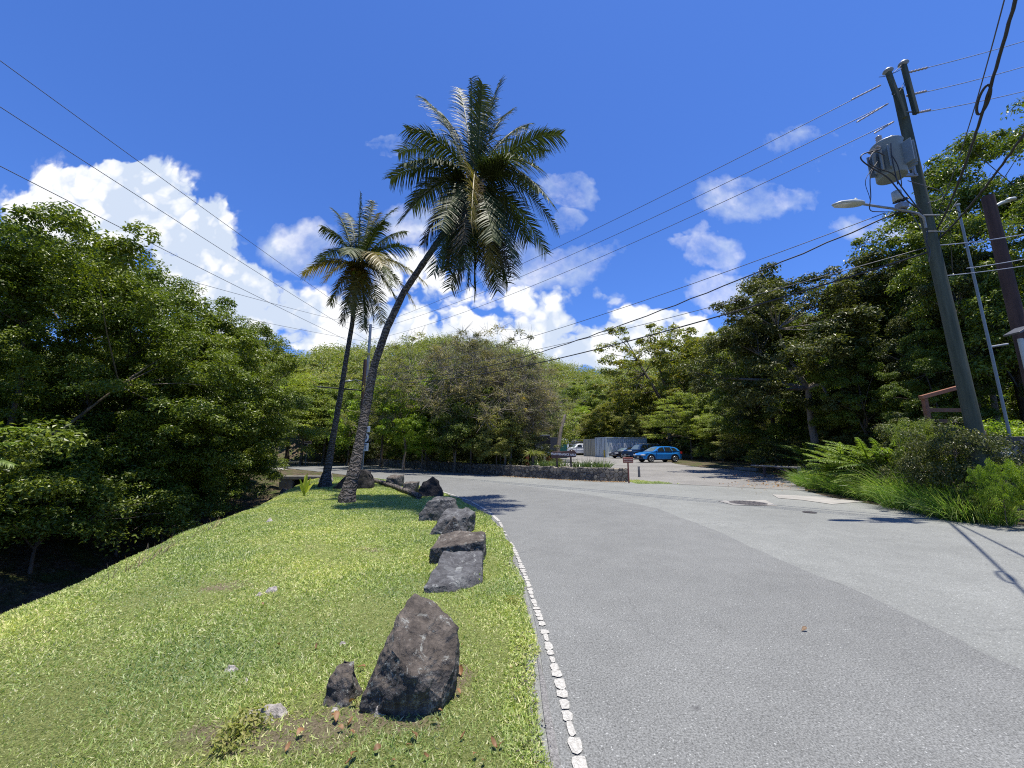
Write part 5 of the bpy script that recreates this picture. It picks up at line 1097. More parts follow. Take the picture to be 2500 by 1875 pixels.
# ------------------------------------------------------------------ road signs
p = G(884, 1160); sg = empty('road_sign', (W(884, 1150, 20.3).x, 20.3, .0)); tag(sg, 'route number and keep left signs on one grey post, half hidden by the leaning palm', 'road sign')
o_ = sg.location
def zz(py): return W(884, py, 20.3).z
def xx(px): return W(px, 1080, 20.3).x - o_.x
q = MB(); q.tube([(0, .03, -.3), (.02, .03, zz(1040))], .035, 8); q.build('post', M['steel'], sg)
def plate(name, x0, x1, y0, y1, mat, par):
    q = MB(); q.box(((x0 + x1) / 2, -.02, (zz(y0) + zz(y1)) / 2), (x1 - x0, .012, abs(zz(y0) - zz(y1)))); return q.build(name, mat, par, .01)
a = plate('route_banner', xx(875), xx(902), 1041, 1055, M['sign_white'], sg); text('EAST', .17, M['letter_black'], a, (xx(888.5), -.034, zz(1048)), R90)
a = plate('route_shield', xx(875), xx(901.5), 1055.8, 1081, M['sign_black'], sg)
q = MB(); q.tube([(xx(888.3), -.027, zz(1068.4)), (xx(888.3), -.032, zz(1068.4))], .255, 26); q.build('shield_disc', M['sign_white'], a); text('20', .33, M['letter_black'], a, (xx(888.6), -.037, zz(1068.4)), R90)
a = plate('keep_left_plate', xx(876), xx(900.5), 1082, 1101, M['sign_white'], sg); text('KEEP', .165, M['letter_black'], a, (xx(888.3), -.034, zz(1087.3)), R90); text('LEFT', .165, M['letter_black'], a, (xx(888.3), -.034, zz(1095.6)), R90)
# maintenance sign
YM = 22.6; ms = empty('maintenance_sign', (W(1376, 1110, YM).x, YM, .4)); tag(ms, 'dark brown routed wood sign reading MAINTENANCE AREA behind the wall', 'sign')
o_ = ms.location; w0 = W(1345, 1110, YM).x - o_.x; w1 = W(1407, 1110, YM).x - o_.x; zc = W(1376, 1109.5, YM).z - .4; R = Matrix.Rotation(-.05, 3, 'Y')
pr = [(w0, -.10), (w0 + .06, -.19), (w1 - .06, -.19), (w1, -.10), (w1, .08), (w1 - .08, .19), (w0 + .08, .19), (w0, .08)]
q = MB(); q.prism(pr, lambda a, b, w: R @ Vector((a, w, b)) + Vector((0, 0, zc)), -.03, .03); bd = q.build('board', M['sign_brown'], ms, .01)
text('MAINTENANCE AREA', .175, M['car_white'], bd, (0, -.036, zc), (math.radians(90), .05, 0), sx=.86, off=.002)
for a in (1360, 1394):
    x_ = W(a, 1110, YM).x - o_.x; q = MB(); q.box((x_, .09, (zc + .02) / 2 - .15), (.09, .09, zc + .3)); q.build('post', M['post_wood'], ms, .01)
# small red-brown sign at wall end
YS = 19.55; ss = empty('notice_sign', (W(1536, 1175, YS).x, YS, 0)); tag(ss, 'small red brown notice sign on a post at the right end of the stone wall', 'sign')
o_ = ss.location; zc = W(1536, 1123.5, YS).z; q = MB(); q.box((0, 0, zc), (.52, .03, .27)); bd = q.build('board', M['sign_red'], ss, .02)
text('Maintenance Area', .062, M['letter'], bd, (0, -.019, zc + .04), R90); text('No Public Access', .062, M['letter'], bd, (0, -.019, zc - .05), R90)
q = MB(); q.box((0, .045, zc / 2 - .1), (.06, .06, zc + .2)); q.build('post', M['sign_red'], ss)
# bollards
q = MB(); p = G(1561, 1168); q.tube([(p.x, p.y, -.2), (p.x, p.y, .68), (p.x, p.y, .70)], [.07, .065, .04], 12); tag(q.build('bollard', M['darksteel']), 'dark grey bollard beside the small grass triangle', 'bollard')
q = MB(); p = GL(1476, 1117); q.tube([(p.x, p.y, p.z - .2), (p.x, p.y, p.z + .95), (p.x, p.y, p.z + 1.0)], [.11, .11, .05], 12); tag(q.build('bollard', M['yellow']), 'yellow bollard in front of the blue grey container door', 'bollard')
# brown signs at the road bend
YB = 46; bs = empty('park_sign', (W(668, 1110, YB).x, YB, Hs(W(668, 1110, YB).x, YB))); tag(bs, 'faded brown park sign with an arched frame and red panel at the road bend', 'sign'); o_ = bs.location
def bz(py): return W(668, py, YB).z - o_.z
def bx_(px): return W(px, 1085, YB).x - o_.x
q = MB(); q.box(((bx_(660) + bx_(682)) / 2, 0, (bz(1072) + bz(1084)) / 2), (bx_(682) - bx_(660), .05, bz(1072) - bz(1084))); q.build('upper_panel', M['sign_brown'], bs)
q = MB(); q.tube([(bx_(660), -.03, bz(1084)), (bx_(660), -.03, bz(1068)), (bx_(664), -.03, bz(1063)), (bx_(670), -.03, bz(1061)), (bx_(683), -.03, bz(1072)), (bx_(682), -.03, bz(1084))], .04, 6); q.build('frame', M['post_wood'], bs)
q = MB(); q.box(((bx_(652) + bx_(684)) / 2, -.04, bz(1088.5)), (bx_(684) - bx_(652), .05, bz(1084.5) - bz(1093))); pn_ = q.build('lower_panel', M['sign_pink'], bs)
q = MB(); q.box(((bx_(669) + bx_(682)) / 2, -.072, bz(1089)), (bx_(682) - bx_(669), .01, bz(1086.5) - bz(1092))); q.build('red_patch', M['sign_red'], pn_)
for a in (657, 676): q = MB(); q.box((bx_(a), .05, bz(1090) / 2 - .1), (.1, .08, bz(1090) + .2)); q.build('post', M['post_wood'], bs)
YB2 = 44; zz2 = Hs(W(750, 1100, YB2).x, YB2); b2 = empty('direction_sign', (W(748, 1110, YB2).x, YB2, zz2)); tag(b2, 'small faded rectangular sign on a thin metal post left of the palms', 'sign'); o_ = b2.location
q = MB(); q.box((W(751, 1080, YB2).x - o_.x, 0, W(751, 1080, YB2).z - zz2), (.95, .03, .33)); bd = q.build('board', M['sign_pink'], b2, .02)
q = MB(); q.box((W(751, 1080, YB2).x - o_.x, -.02, W(751, 1080, YB2).z - zz2), (.7, .012, .14)); q.build('text_band', M['post_wood'], bd)
q = MB(); q.tube([(-.05, .05, -.2), (W(751, 1080, YB2).x - o_.x, .05, W(751, 1080, YB2).z - zz2)], .035, 6); q.build('post', M['steel'], b2)
# gate frame and low rail at the right of the lot
ga = G(1868, 1168) ; gt = empty('barrier_gate', ga); tag(gt, 'grey timber barrier gate with diagonal brace in shade at the lot corner', 'gate')
gB = G(1956, 1184) - ga; q = MB()
q.box(gB + Vector((0, 0, .38)), (.12, .12, .95)); q.build('post', M['concrete'], gt, .01)
q = MB(); q.box(Vector((0, 0, .35)), (.10, .10, .8)); q.build('post', M['post_wood'], gt, .01)
q = MB(); q.tube([Vector((-.6, .2, .74)), gB + Vector((0, 0, .80))], .05, 6); q.build('rail', M['concrete'], gt)
q = MB(); q.tube([gB * .35 + Vector((0, 0, .72)), gB + Vector((.5, -1.0, .02))], .04, 6); q.build('brace', M['post_wood'], gt)
cu_ = MB(); u, v = GL(1795, 1146), GL(1850, 1150); cu_.box((u + v) / 2 + Vector((0, 0, .08)), ((v - u).length, .25, .22), Matrix.Rotation(math.atan2(v.y - u.y, v.x - u.x), 3, 'Z')); tag(cu_.build('low_kerb', M['concrete'], None, .02), 'low concrete kerb block at the back right of the lot', 'kerb')
# orange barriers
for k, (a0_, a1_, y0, y1, Yd, lab) in enumerate([(1283, 1291, 1109, 1121, 27, 'leftmost orange barrier, mostly hidden by the yucca'), (1312, 1327, 1110, 1119, 30, 'orange barrier under the dark steel bin, middle one'), (1332, 1348, 1106, 1121, 29, 'orange barrier left of the maintenance sign')]):
    u, v = W(a0_, y0, Yd), W(a1_, y1, Yd); zg = lotz(Yd); w_, h_ = v.x - u.x, u.z - zg
    q = MB(); q.prism([(-w_ / 2, 0), (w_ / 2, 0), (w_ / 2, h_), (w_ / 2 - .06, h_), (w_ / 2 - .1, h_ * .8), (-w_ / 2 + .1, h_ * .8), (-w_ / 2 + .06, h_), (-w_ / 2, h_)], lambda a, b, w: Vector((a, w, b)), -.22, .22)
    for z_ in (.3, .55): q.box((0, -.225, h_ * z_), (w_ * .8, .03, .05))
    o = q.build('road_barrier', M['orange'], None, .03); o.location = ((u.x + v.x) / 2, Yd, zg); tag(o, lab, 'barrier', 'orange plastic barriers')
# dark steel bin / trailer
YD = 36; u, v = W(1305, 1064, YD), W(1363, 1098, YD); zg = lotz(YD); et = empty('equipment_trailer', ((u.x + v.x) / 2, YD, zg)); tag(et, 'dark steel equipment trailer with an open black bay behind the orange barriers', 'trailer')
w_ = v.x - u.x; zt, zb_ = u.z - zg, v.z - zg; hh = zt - zb_
q = MB(); q.box((-w_ * .37, .7, zb_ + hh * .5), (w_ * .26, 1.5, hh * .95)); q.build('side_panel', M['darksteel'], et, .02)
q = MB(); q.box((-w_ * .03, .9, zb_ + hh * .45), (w_ * .42, 1.3, hh * 1.1)); q.build('bay', M['blacksteel'], et)  # closed black box, painted dark in place of the open bay's inner shade
q = MB(); q.box((w_ * .32, .2, zb_ + hh * .42), (w_ * .36, .06, hh * .95)); dr = q.build('door', M['darksteel'], et, .01)
q = MB(); q.tube([(w_ * .17, .14, zb_ + hh * .8), (w_ * .16, .12, zb_ + hh * .5), (w_ * .2, .14, zb_ + hh * .4)], .02, 6); q.build('handle', M['blacksteel'], dr)
q = MB(); q.box((-w_ * .03, .6, zt + .06), (w_ * .42, .7, .09)); q.build('roof_light', M['steel'], et, .01)
for a in (-.35, -.1, .1, .35): q = MB(); q.box((w_ * a, .6, zb_ / 2), (.1, .12, zb_)); q.build('leg', M['darksteel'], et)
q = MB(); q.box((-w_ * .28, -.1, zb_ + .1), (w_ * .3, .05, .5)); q.build('mesh_guard', M['steel'], et)
q = MB(); q.box((w_ * .22, .0, zb_ * .55), (w_ * .4, .6, zb_ * .6)); q.build('tank', M['glass_pale'], et, .05)
q = MB(); c_ = W(1374, 1092, 50); c_.z = lotz(50); q.box(c_ + Vector((0, 0, .95)), (1.0, 1.0, 1.9)); q.box(c_ + Vector((0, 0, 1.93)), (1.1, 1.1, .08)); tag(q.build('teal_bin', M['teal'], None, .03), 'teal green bin left of the white truck', 'bin')
# containers
def container(loc, rz, L, Wd, Hh, mat, label, words=None):
    r = empty('shipping_container', loc, rz); tag(r, label, 'container')
    def corr(p0, p1, n, out, name):
        q = MB(); p0, p1 = Vector(p0), Vector(p1); d = p1 - p0; vs = []
        ks = []
        for k in range(n): ks += [(k + .0, 0), (k + .32, 0), (k + .46, 1), (k + .86, 1)]
        ks.append((n, 0))
        for t, s in ks:
            for z in (.16, Hh - .12): vs.append(p0 + d * (t / n) - Vector(out) * .04 * (1 - s) + Vector((0, 0, z)))
        q.add(vs, [(2 * k, 2 * k + 2, 2 * k + 3, 2 * k + 1) for k in range(len(ks) - 1)]); return q.build(name, mat, r)
    corr((0, 0, 0), (L, 0, 0), 20, (0, -1, 0), 'side_wall'); corr((0, Wd, 0), (L, Wd, 0), 20, (0, 1, 0), 'side_wall'); corr((L, 0, 0), (L, Wd, 0), 8, (1, 0, 0), 'end_wall')
    for k in (0, 1):
        q = MB(); q.box((-.03, Wd * (.25 + .5 * k), Hh / 2), (.05, Wd / 2 - .06, Hh - .28)); dd = q.build('door', mat, r, .01)
        for j in (.12, .38): q = MB(); q.tube([(-.075, Wd * (.5 * k + j), .1), (-.075, Wd * (.5 * k + j), Hh - .1)], .02, 6); q.build('lock_rod', M['steel'], dd)
    q = MB()
    for y in (0, Wd):
        q.box((L / 2, y, Hh - .06), (L, .10, .12)); q.box((L / 2, y, .08), (L, .10, .16))
        for x_ in (0, L): q.box((x_, y, Hh / 2), (.14, .14, Hh + .01))
    q.box((0, Wd / 2, Hh - .07), (.12, Wd, .135)); q.box((0, Wd / 2, .07), (.12, Wd, .13)); q.build('frame', mat, r)
    q = MB(); q.box((L / 2, Wd / 2, Hh - .03), (L - .05, Wd - .05, .04)); q.build('roof', mat, r)
    if words: text(words, 1.3, M['car_white'], r, (L * .52, -.006, Hh * .52), R90, ext=.001, sx=1.0, off=.045)
    return r
c0 = W(1481, 1112, 52.0); c0.z = lotz(52); c1 = W(1590, 1112, 52.8); an = math.atan2(c1.y - c0.y, c1.x - c0.x)
container(c0, math.radians(22), 6.8, 2.44, W(1481, 1067, 52).z - c0.z, M['cont_blue'], 'blue grey corrugated shipping container with white block letters behind the parked cars', 'WAN HAI')
c0 = W(1459, 1112, 54.9); c0.z = lotz(54.9)
ct = container(c0, math.radians(40), 6.05, 2.4, W(1459, 1070, 52.6).z - c0.z, M['cont_tan'], 'tan container standing left of the blue grey one, doors facing out')
# cars
def arc(cx, r, z0, n=9): 
    a0 = math.asin(max(-1, min(1, (z0 - .36) / r))); a1 = math.pi - a0
    return [(cx + r * math.cos(a0 + (a1 - a0) * k / (n - 1)), .36 + r * math.sin(a0 + (a1 - a0) * k / (n - 1))) for k in range(n)]
KIND = {
 'hatch': dict(L=4.45, lo=[(-2.1, .30), (-2.2, .5), (-2.2, .70), (-2.05, .86), (-1.6, .96), (-1.12, 1.03)], rear=[(2.02, 1.06), (2.18, .95), (2.22, .6), (2.14, .30)], cab=[(-1.12, 1.03), (-.32, 1.49), (.1, 1.56), (.9, 1.555), (1.55, 1.47), (1.78, 1.38), (2.02, 1.06)], wb=1.34, ar=.42, win=[[(-.82, 1.06), (-.22, 1.44), (.18, 1.48), (.22, 1.06)], [(.30, 1.06), (.27, 1.48), (.95, 1.475), (1.1, 1.07)], [(1.18, 1.08), (1.06, 1.46), (1.45, 1.40), (1.72, 1.16)]]),
 'sedan': dict(L=4.7, lo=[(-2.25, .25), (-2.34, .45), (-2.25, .62), (-1.9, .78), (-1.05, .92)], rear=[(2.15, .98), (2.3, .9), (2.33, .5), (2.25, .28)], cab=[(-1.05, .92), (-.2, 1.36), (.25, 1.42), (.8, 1.40), (1.6, 1.04), (2.15, .98)], wb=1.38, ar=.38, win=[[(-.72, .96), (-.12, 1.30), (.3, 1.34), (.35, .98)], [(.43, .98), (.38, 1.34), (.75, 1.33), (1.35, 1.04)]]),
 'suv': dict(L=4.7, lo=[(-2.2, .38), (-2.32, .45), (-2.32, .95), (-2.2, 1.05), (-1.0, 1.13)], rear=[(2.3, 1.16), (2.34, .9), (2.34, .45), (2.2, .38)], cab=[(-1.0, 1.13), (-.45, 1.68), (-.1, 1.74), (2.1, 1.72), (2.3, 1.16)], wb=1.4, ar=.47, win=[[(-.72, 1.16), (-.34, 1.6), (.2, 1.64), (.22, 1.17)], [(.32, 1.17), (.3, 1.64), (1.1, 1.64), (1.12, 1.18)], [(1.22, 1.18), (1.2, 1.63), (2.0, 1.62), (2.12, 1.18)]]),
 'pickup': dict(L=5.3, lo=[(-2.5, .40), (-2.63, .5), (-2.62, .92), (-2.45, 1.05), (-1.35, 1.15)], rear=[(2.6, 1.12), (2.63, .9), (2.63, .55), (2.5, .42)], cab=[(-1.35, 1.15), (-.75, 1.66), (-.4, 1.72), (.75, 1.70), (.92, 1.14)], wb=1.7, ar=.46, win=[[(-1.05, 1.18), (-.64, 1.58), (-.1, 1.61), (-.08, 1.18)], [(.02, 1.18), (.0, 1.61), (.66, 1.6), (.76, 1.18)]])}
def car(kind, name, loc, rz, paint, label, s=1.0, cat='car', glass='glass', rim='alloy'):
    K = KIND[kind]; r = empty(name, loc, rz); r.scale = (s, s, s); tag(r, label, cat); Wd = .89; wb, ar = K['wb'], K['ar']; z0 = K['lo'][0][1] + .0
    low = K['lo'] + K['rear'] + [(x, z) for x, z in arc(wb, ar, .30)] + [(x, z) for x, z in arc(-wb, ar, .30)]
    q = MB(); fn = lambda a, b, w: Vector((a, w * (1 - .10 * max(0, abs(a) - 1.6) / .7) * (1 - .03 * (b > .9)), b)); q.prism(low, fn, -Wd, Wd); body = q.build('body', M[paint], r, .05)
    zb = K['cab'][0][1]; zt = max(z for x, z in K['cab']); tw = lambda z: Wd * .97 - .24 * (z - zb) / (zt - zb)
    q = MB(); q.prism(K['cab'], lambda a, b, w: Vector((a, w * tw(b), b)), -1, 1); q.build('cabin', M[paint], r, .05)
    for sgn in (-1, 1):
        for wn in K['win']:
            q = MB(); q.add([Vector((a, sgn * (tw(b) + .012), b)) for a, b in wn] + [Vector((a, sgn * (tw(b) - .03), b)) for a, b in wn], [(0, 1, 2, 3), (0, 1, 5, 4), (1, 2, 6, 5), (2, 3, 7, 6), (3, 0, 4, 7)]); q.build('side_window', M[glass], r)
    def slope(i, name, k0=.06, k1=.92, mt=glass):
        (xa, za), (xb, zb_) = K['cab'][i], K['cab'][i + 1]; n = Vector((-(zb_ - za), 0, (xb - xa))).normalized() * .015
        if n.z < 0: n = -n
        A = lambda t, w: Vector((xa + (xb - xa) * t, w * (tw(za + (zb_ - za) * t) - .07), za + (zb_ - za) * t)) + n
        q = MB(); q.add([A(k0, -1), A(k0, 1), A(k1, 1), A(k1, -1)], [(0, 1, 2, 3)]); q.build(name, M[mt], r)
    slope(0, 'windscreen', mt='glass_pale'); slope(len(K['cab']) - 2, 'rear_window')
    for sx_ in (-1, 1):
        for sy in (-1, 1):
            q = MB(); y0 = sy * (Wd - .2); y1 = sy * (Wd + .005); R_ = ar * .86
            q.tube([(sx_ * wb, y0, R_), (sx_ * wb, y1 - sy * .03, R_), (sx_ * wb, y1, R_)], [R_, R_, R_ * .92], 22); ty = q.build('wheel', M['rubber'], r)
            q = MB(); q.tube([(sx_ * wb, y1 - sy * .02, R_), (sx_ * wb, y1 + sy * .004, R_)], [R_ * .66, R_ * .64], 20); q.build('wheel_well', M['blacksteel'], ty)
            q = MB()
            for k in range(5):
                a = k * 2 * math.pi / 5; q.box((sx_ * wb + math.cos(a) * R_ * .33, y1 + sy * .012, R_ + math.sin(a) * R_ * .33), (R_ * .62, .02, R_ * .16), Matrix.Rotation(-a, 3, 'Y'))
            ring = [(sx_ * wb + math.cos(k * math.pi / 10) * R_ * .66, y1 + sy * .01, R_ + math.sin(k * math.pi / 10) * R_ * .66) for k in range(21)]
            q.tube(ring, .022, 5); q.build('rim', M[rim], ty)
        for sy in (-1, 1):
            q = MB(); q.prism(arc(sx_ * wb, ar, .30, 12) + arc(sx_ * wb, ar + .05, .30, 12)[::-1], lambda a, b, w: Vector((a, w, b)), sy * (Wd + .012), sy * (Wd - .02)); q.build('arch_trim', M['rubber'], r)
    fz = K['lo'][2][1]; fx_ = K['lo'][2][0]
    for sy in (-1, 1):
        q = MB(); q.box((fx_ + .10, sy * .66, fz + .02), (.34, .36, .13)); q.build('headlight', M['lamp_glass'], r, .03)
        q = MB(); q.box((K['rear'][1][0] - .06, sy * .72, K['rear'][1][1] - .03), (.22, .3, .2)); q.build('taillight', M['red_lens'], r, .03)
        q = MB(); q.box((K['cab'][0][0] + .42, sy * (Wd + .08), K['cab'][0][1] + .07), (.1, .2, .14)); q.build('mirror', M[paint], r, .03)
    q = MB(); q.box((fx_ - .03, 0, .58 if kind == 'hatch' else .52), (.06, .95, .2)); q.build('grille', M['blacksteel'], r, .02)
    q = MB(); q.box((fx_ - .0, 0, .42), (.12, 1.5, .13)); q.build('bumper', M['rubber'] if kind != 'suv' else M['steel'], r, .03)
    q = MB(); q.box((fx_ - .07, 0, .5), (.02, .34, .14)); q.build('number_plate', M['white_plastic'], r)
    q = MB(); q.box((0, 0, .27), (K['L'] * .5, Wd * 1.9, .12)); q.build('sill', M['blacksteel'], r)
    if kind == 'pickup':
        q = MB(); q.box((1.75, 0, 1.145), (1.55, 1.5, .02)); q.build('bed', M['blacksteel'], r)
    if kind == 'suv':
        for sy in (-1, 1): q = MB(); q.tube([(.0, sy * .55, 1.79), (1.9, sy * .55, 1.79)], .025, 6); q.build('roof_rail', M['steel'], r)
    return r
def park(kind, name, fpx, rpx, gy, ang, paint, label, **kw):
    a, b = GL(fpx, gy), GL(rpx, gy); c = (a + b) / 2; c.z = lotz(c.y)
    px_w = (rpx - fpx); need = px_w / FP * (c.y * CP); s = need / (KIND[kind]['L'] * math.cos(ang) + 1.78 * math.sin(abs(ang)) * .6)
    c.z = lotz(c.y) + .016; return car(kind, name, c, ang, paint, label, s, **kw)
park('hatch', 'parked_hatchback', 1552, 1662, 1128.5, math.radians(14), 'car_blue', 'bright blue crossover hatchback parked nearest in the lot')
park('suv', 'parked_suv', 1519, 1617, 1121.0, math.radians(20), 'car_navy', 'dark blue SUV parked behind the bright blue hatchback')
park('sedan', 'parked_sedan', 1487, 1574, 1118.5, math.radians(22), 'car_black', 'black sedan parked in front of the blue grey container')
park('pickup', 'pickup_truck', 1376, 1462, 1111.4, math.radians(8), 'car_white', 'white pickup truck parked left of the tan container', cat='pickup', glass='glass')
# white flatbed truck behind the pickup
p = GL(1405, 1108); tk = empty('flatbed_truck', (10.1, 63.5, lotz(63.5))); tag(tk, 'white cab truck with a caged grey bed behind the white pickup', 'truck')
q = MB(); q.prism([(-2.6, .6), (-2.65, 1.3), (-2.35, 2.45), (-2.1, 2.55), (-.9, 2.55), (-.9, .6)], lambda a, b, w: Vector((a, w, b)), -1.05, 1.05); q.build('cab', M['car_white'], tk, .06)
q = MB(); q.add([Vector((a, -1.07, b)) for a, b in [(-2.2, 1.5), (-2.1, 2.3), (-1.3, 2.3), (-1.3, 1.5)]], [(0, 1, 2, 3)]); q.build('side_window', M['glass'], tk)
q = MB(); q.add([Vector((-2.63 + .29 * t, w, 1.42 + .98 * t)) for t, w in ((0, -.9), (0, .9), (1, .9), (1, -.9))], [(0, 1, 2, 3)]); q.build('windscreen', M['glass_pale'], tk)
q = MB(); q.box((1.2, 0, .95), (4.0, 2.1, .3)); q.build('bed', M['car_white'], tk, .02)
q = MB()
for k in range(9):
    for sy in (-1, 1): q.box((-.7 + k * .48, sy * 1.0, 1.75), (.05, .05, 1.4))
for z_ in (1.3, 1.7, 2.1, 2.45):
    for sy in (-1, 1): q.box((1.2, sy * 1.03, z_), (4.0, .03, .12))
q.build('cage', M['steel'], tk)
q = MB(); q.box((1.3, 0, 1.7), (3.4, 1.6, 1.2)); q.build('load', M['concrete'], tk, .1)
for x_ in (-1.8, 2.0):
    for sy in (-1, 1): q = MB(); q.tube([(x_, sy * .7, .45), (x_, sy * 1.0, .45)], .45, 18); q.build('wheel', M['rubber'], tk)

# ------------------------------------------------------------------ sky, clouds, sun, camera
SUN = Vector((.13, -.035, 1)).normalized()
w = bpy.data.worlds.new('World'); scene.world = w; w.use_nodes = True; t = w.node_tree; nd = t.nodes; bg = nd['Background']
sky = nd.new('ShaderNodeTexSky'); sky.sky_type = 'NISHITA'; sky.sun_disc = False; sky.sun_elevation = math.asin(SUN.z); sky.sun_rotation = math.atan2(SUN.x, SUN.y)
sky.air_density = 1.0; sky.dust_density = .25; sky.ozone_density = 3.0; sky.altitude = 0
def N(typ, **k):
    x = nd.new(typ)
    for a, b in k.items(): setattr(x, a, b)
    return x
def mth(op, a, b=None, clamp=False):
    x = N('ShaderNodeMath', operation=op); x.use_clamp = clamp
    for i, v in enumerate((a, b)):
        if v is None: continue
        if hasattr(v, 'is_output'): t.links.new(v, x.inputs[i])
        else: x.inputs[i].default_value = v
    return x.outputs[0]
tc_ = N('ShaderNodeTexCoord'); sx = N('ShaderNodeSeparateXYZ'); t.links.new(tc_.outputs['Generated'], sx.inputs[0])
yc = mth('MAXIMUM', sx.outputs[1], .08); u_ = mth('DIVIDE', sx.outputs[0], yc); v_ = mth('DIVIDE', sx.outputs[2], yc)
uv = N('ShaderNodeCombineXYZ'); t.links.new(u_, uv.inputs[0]); t.links.new(v_, uv.inputs[1])
def nz(scale, detail, rough, off=0, vec=None):
    x = N('ShaderNodeTexNoise'); x.inputs['Scale'].default_value = scale; x.inputs['Detail'].default_value = detail; x.inputs['Roughness'].default_value = rough
    mp = N('ShaderNodeMapping'); mp.inputs['Location'].default_value = (off, off * .7, off * .3); t.links.new(vec or uv.outputs[0], mp.inputs[0]); t.links.new(mp.outputs[0], x.inputs['Vector']); return x
def vm(op, a, b):
    x = N('ShaderNodeVectorMath', operation=op)
    for i, v in enumerate((a, b)):
        if hasattr(v, 'is_output'): t.links.new(v, x.inputs[i])
        elif hasattr(v, '__len__'): x.inputs[i].default_value = v
        else: x.inputs['Scale' if op == 'SCALE' else i].default_value = v
    return x
wn = nz(3.2, 5, .6, 3.1); wv = vm('SCALE', vm('SUBTRACT', wn.outputs['Color'], (.5, .5, .5)).outputs[0], .22)
wuv = vm('ADD', uv.outputs[0], wv.outputs[0]).outputs[0]
# (px, py, rx, ry, weight) in photo pixels -> sky direction; weight<1 = thin wisps
CL = [(175, 500, 190, 130, 1.0), (330, 520, 200, 165, 1.0), (470, 590, 165, 140, 1.0), (320, 430, 120, 60, .9), (500, 700, 260, 110, 1.0), (660, 760, 260, 95, .85), (860, 800, 260, 75, .8), (1060, 800, 300, 80, .8), (1010, 690, 190, 90, .62), (1330, 740, 210, 70, .50), (1340, 640, 190, 70, .40), (1300, 840, 260, 60, .8), (1620, 800, 170, 70, .75), (1500, 870, 300, 60, .85), (1450, 830, 200, 50, .6),
      (1840, 470, 165, 75, .30), (1735, 605, 75, 60, .28), (1390, 450, 75, 85, .26), (1985, 355, 110, 55, .17), (1385, 540, 50, 45, .30), (1690, 590, 60, 30, .2), (2180, 560, 150, 45, .22), (1000, 540, 90, 60, .3), (1780, 700, 120, 50, .3), (950, 340, 60, 40, .2), (730, 600, 90, 60, .35)]
dens = None; densw = None
for (a, b, rx_, ry_, wt) in CL:
    dr_ = ray(a, b); cu, cv = dr_[0] / dr_[1], dr_[2] / dr_[1]
    s1 = vm('SUBTRACT', wuv, (cu, cv, 0)); s2 = vm('MULTIPLY', s1.outputs[0], (FP / rx_, FP / ry_, 0)); ln_ = N('ShaderNodeVectorMath', operation='LENGTH'); t.links.new(s2.outputs[0], ln_.inputs[0])
    e = mth('SUBTRACT', 1.15, ln_.outputs['Value'])
    if wt < .45:
        e = mth('MINIMUM', mth('MULTIPLY', e, .8), wt); densw = e if densw is None else mth('MAXIMUM', densw, e)
    else:
        e = mth('MINIMUM', e, wt * .55); dens = e if dens is None else mth('MAXIMUM', dens, e)
vor = N('ShaderNodeTexVoronoi', feature='F1'); vor.inputs['Scale'].default_value = 9; vor.inputs['Detail'].default_value = 2; vor.inputs['Roughness'].default_value = .6; t.links.new(wuv, vor.inputs['Vector'])
fb = nz(6.5, 9, .58, 9.2, wuv); wisp = nz(4.2, 9, .62, 1.7)
d1 = mth('ADD', dens, mth('MULTIPLY', mth('SUBTRACT', fb.outputs['Fac'], .52), 1.0)); d1 = mth('ADD', d1, mth('MULTIPLY', mth('SUBTRACT', .80, vor.outputs['Distance']), .38)); alpha = mth('MULTIPLY', mth('SUBTRACT', d1, .07), mth('ADD', 1.6, mth('MULTIPLY', mth('MAXIMUM', dens, 0), 9)), True)
ss_ = N('ShaderNodeMapRange', interpolation_type='SMOOTHSTEP'); t.links.new(alpha, ss_.inputs[0])
wa = mth('MULTIPLY', mth('ADD', mth('ADD', densw, mth('MULTIPLY', mth('SUBTRACT', wisp.outputs['Fac'], .5), 1.5)), mth('MULTIPLY', mth('SUBTRACT', fb.outputs['Fac'], .62), .5)), 1.9, True)
wa = mth('MULTIPLY', mth('MULTIPLY', wa, mth('GREATER_THAN', densw, -.25)), .85)
ca = mth('MAXIMUM', ss_.outputs[0], wa)
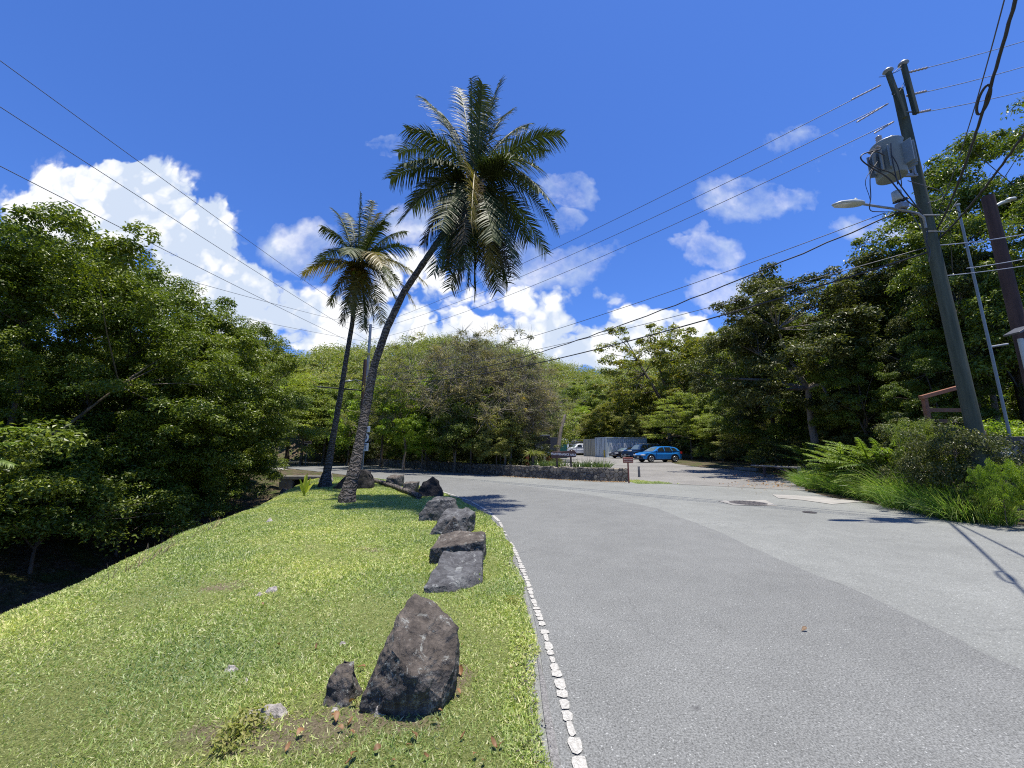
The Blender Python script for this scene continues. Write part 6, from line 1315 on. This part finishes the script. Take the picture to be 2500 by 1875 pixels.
fb2 = nz(5.2, 7, .55, 9.35, wuv); sh = nz(2.4, 6, .55, 4.4)
rp = N('ShaderNodeValToRGB'); t.links.new(mth('ADD', mth('MULTIPLY', sh.outputs['Fac'], .75), mth('MULTIPLY', mth('SUBTRACT', 1.05, vor.outputs['Distance']), .4)), rp.inputs[0])
el = rp.color_ramp.elements; el[0].position = .33; el[0].color = (4.7, 5.4, 6.6, 1); el[1].position = .47; el[1].color = (7.4, 7.5, 7.7, 1)
tint = N('ShaderNodeMix', data_type='RGBA', blend_type='MULTIPLY'); tint.inputs[0].default_value = 1; t.links.new(sky.outputs[0], tint.inputs[6]); tint.inputs[7].default_value = (.50, .78, 1.36, 1)
mxs = N('ShaderNodeMix', data_type='RGBA'); t.links.new(ca, mxs.inputs[0]); t.links.new(tint.outputs[2], mxs.inputs[6]); t.links.new(rp.outputs[0], mxs.inputs[7])
t.links.new(mxs.outputs[2], bg.inputs['Color']); bg.inputs['Strength'].default_value = .085
ld = bpy.data.lights.new('sun', 'SUN'); ld.energy = 4.6; ld.angle = math.radians(.5); ld.color = (1, .94, .84); lo = bpy.data.objects.new('sun', ld); COL.objects.link(lo)
lo.rotation_euler = SUN.to_track_quat('Z', 'Y').to_euler()
cam = bpy.data.cameras.new('camera'); cam.sensor_width = 36; cam.lens = 36 * FP / 2500; cam.clip_end = 3000; cam.clip_start = .05
co = bpy.data.objects.new('camera', cam); COL.objects.link(co); co.location = (0, 0, EYE); co.rotation_euler = (math.radians(90) + PIT, 0, 0); scene.camera = co
vs = scene.view_settings; vs.view_transform = 'Standard'; vs.look = 'None'; vs.exposure = .75; vs.gamma = 1
cy = scene.cycles; cy.max_bounces = 6; cy.diffuse_bounces = 3; cy.glossy_bounces = 2; cy.transmission_bounces = 3; cy.transparent_max_bounces = 4; cy.sample_clamp_indirect = 4; cy.caustics_reflective = False; cy.caustics_refractive = False
cy.use_denoising = False; cy.pixel_filter_type = 'BLACKMAN_HARRIS'; cy.filter_width = 1.1
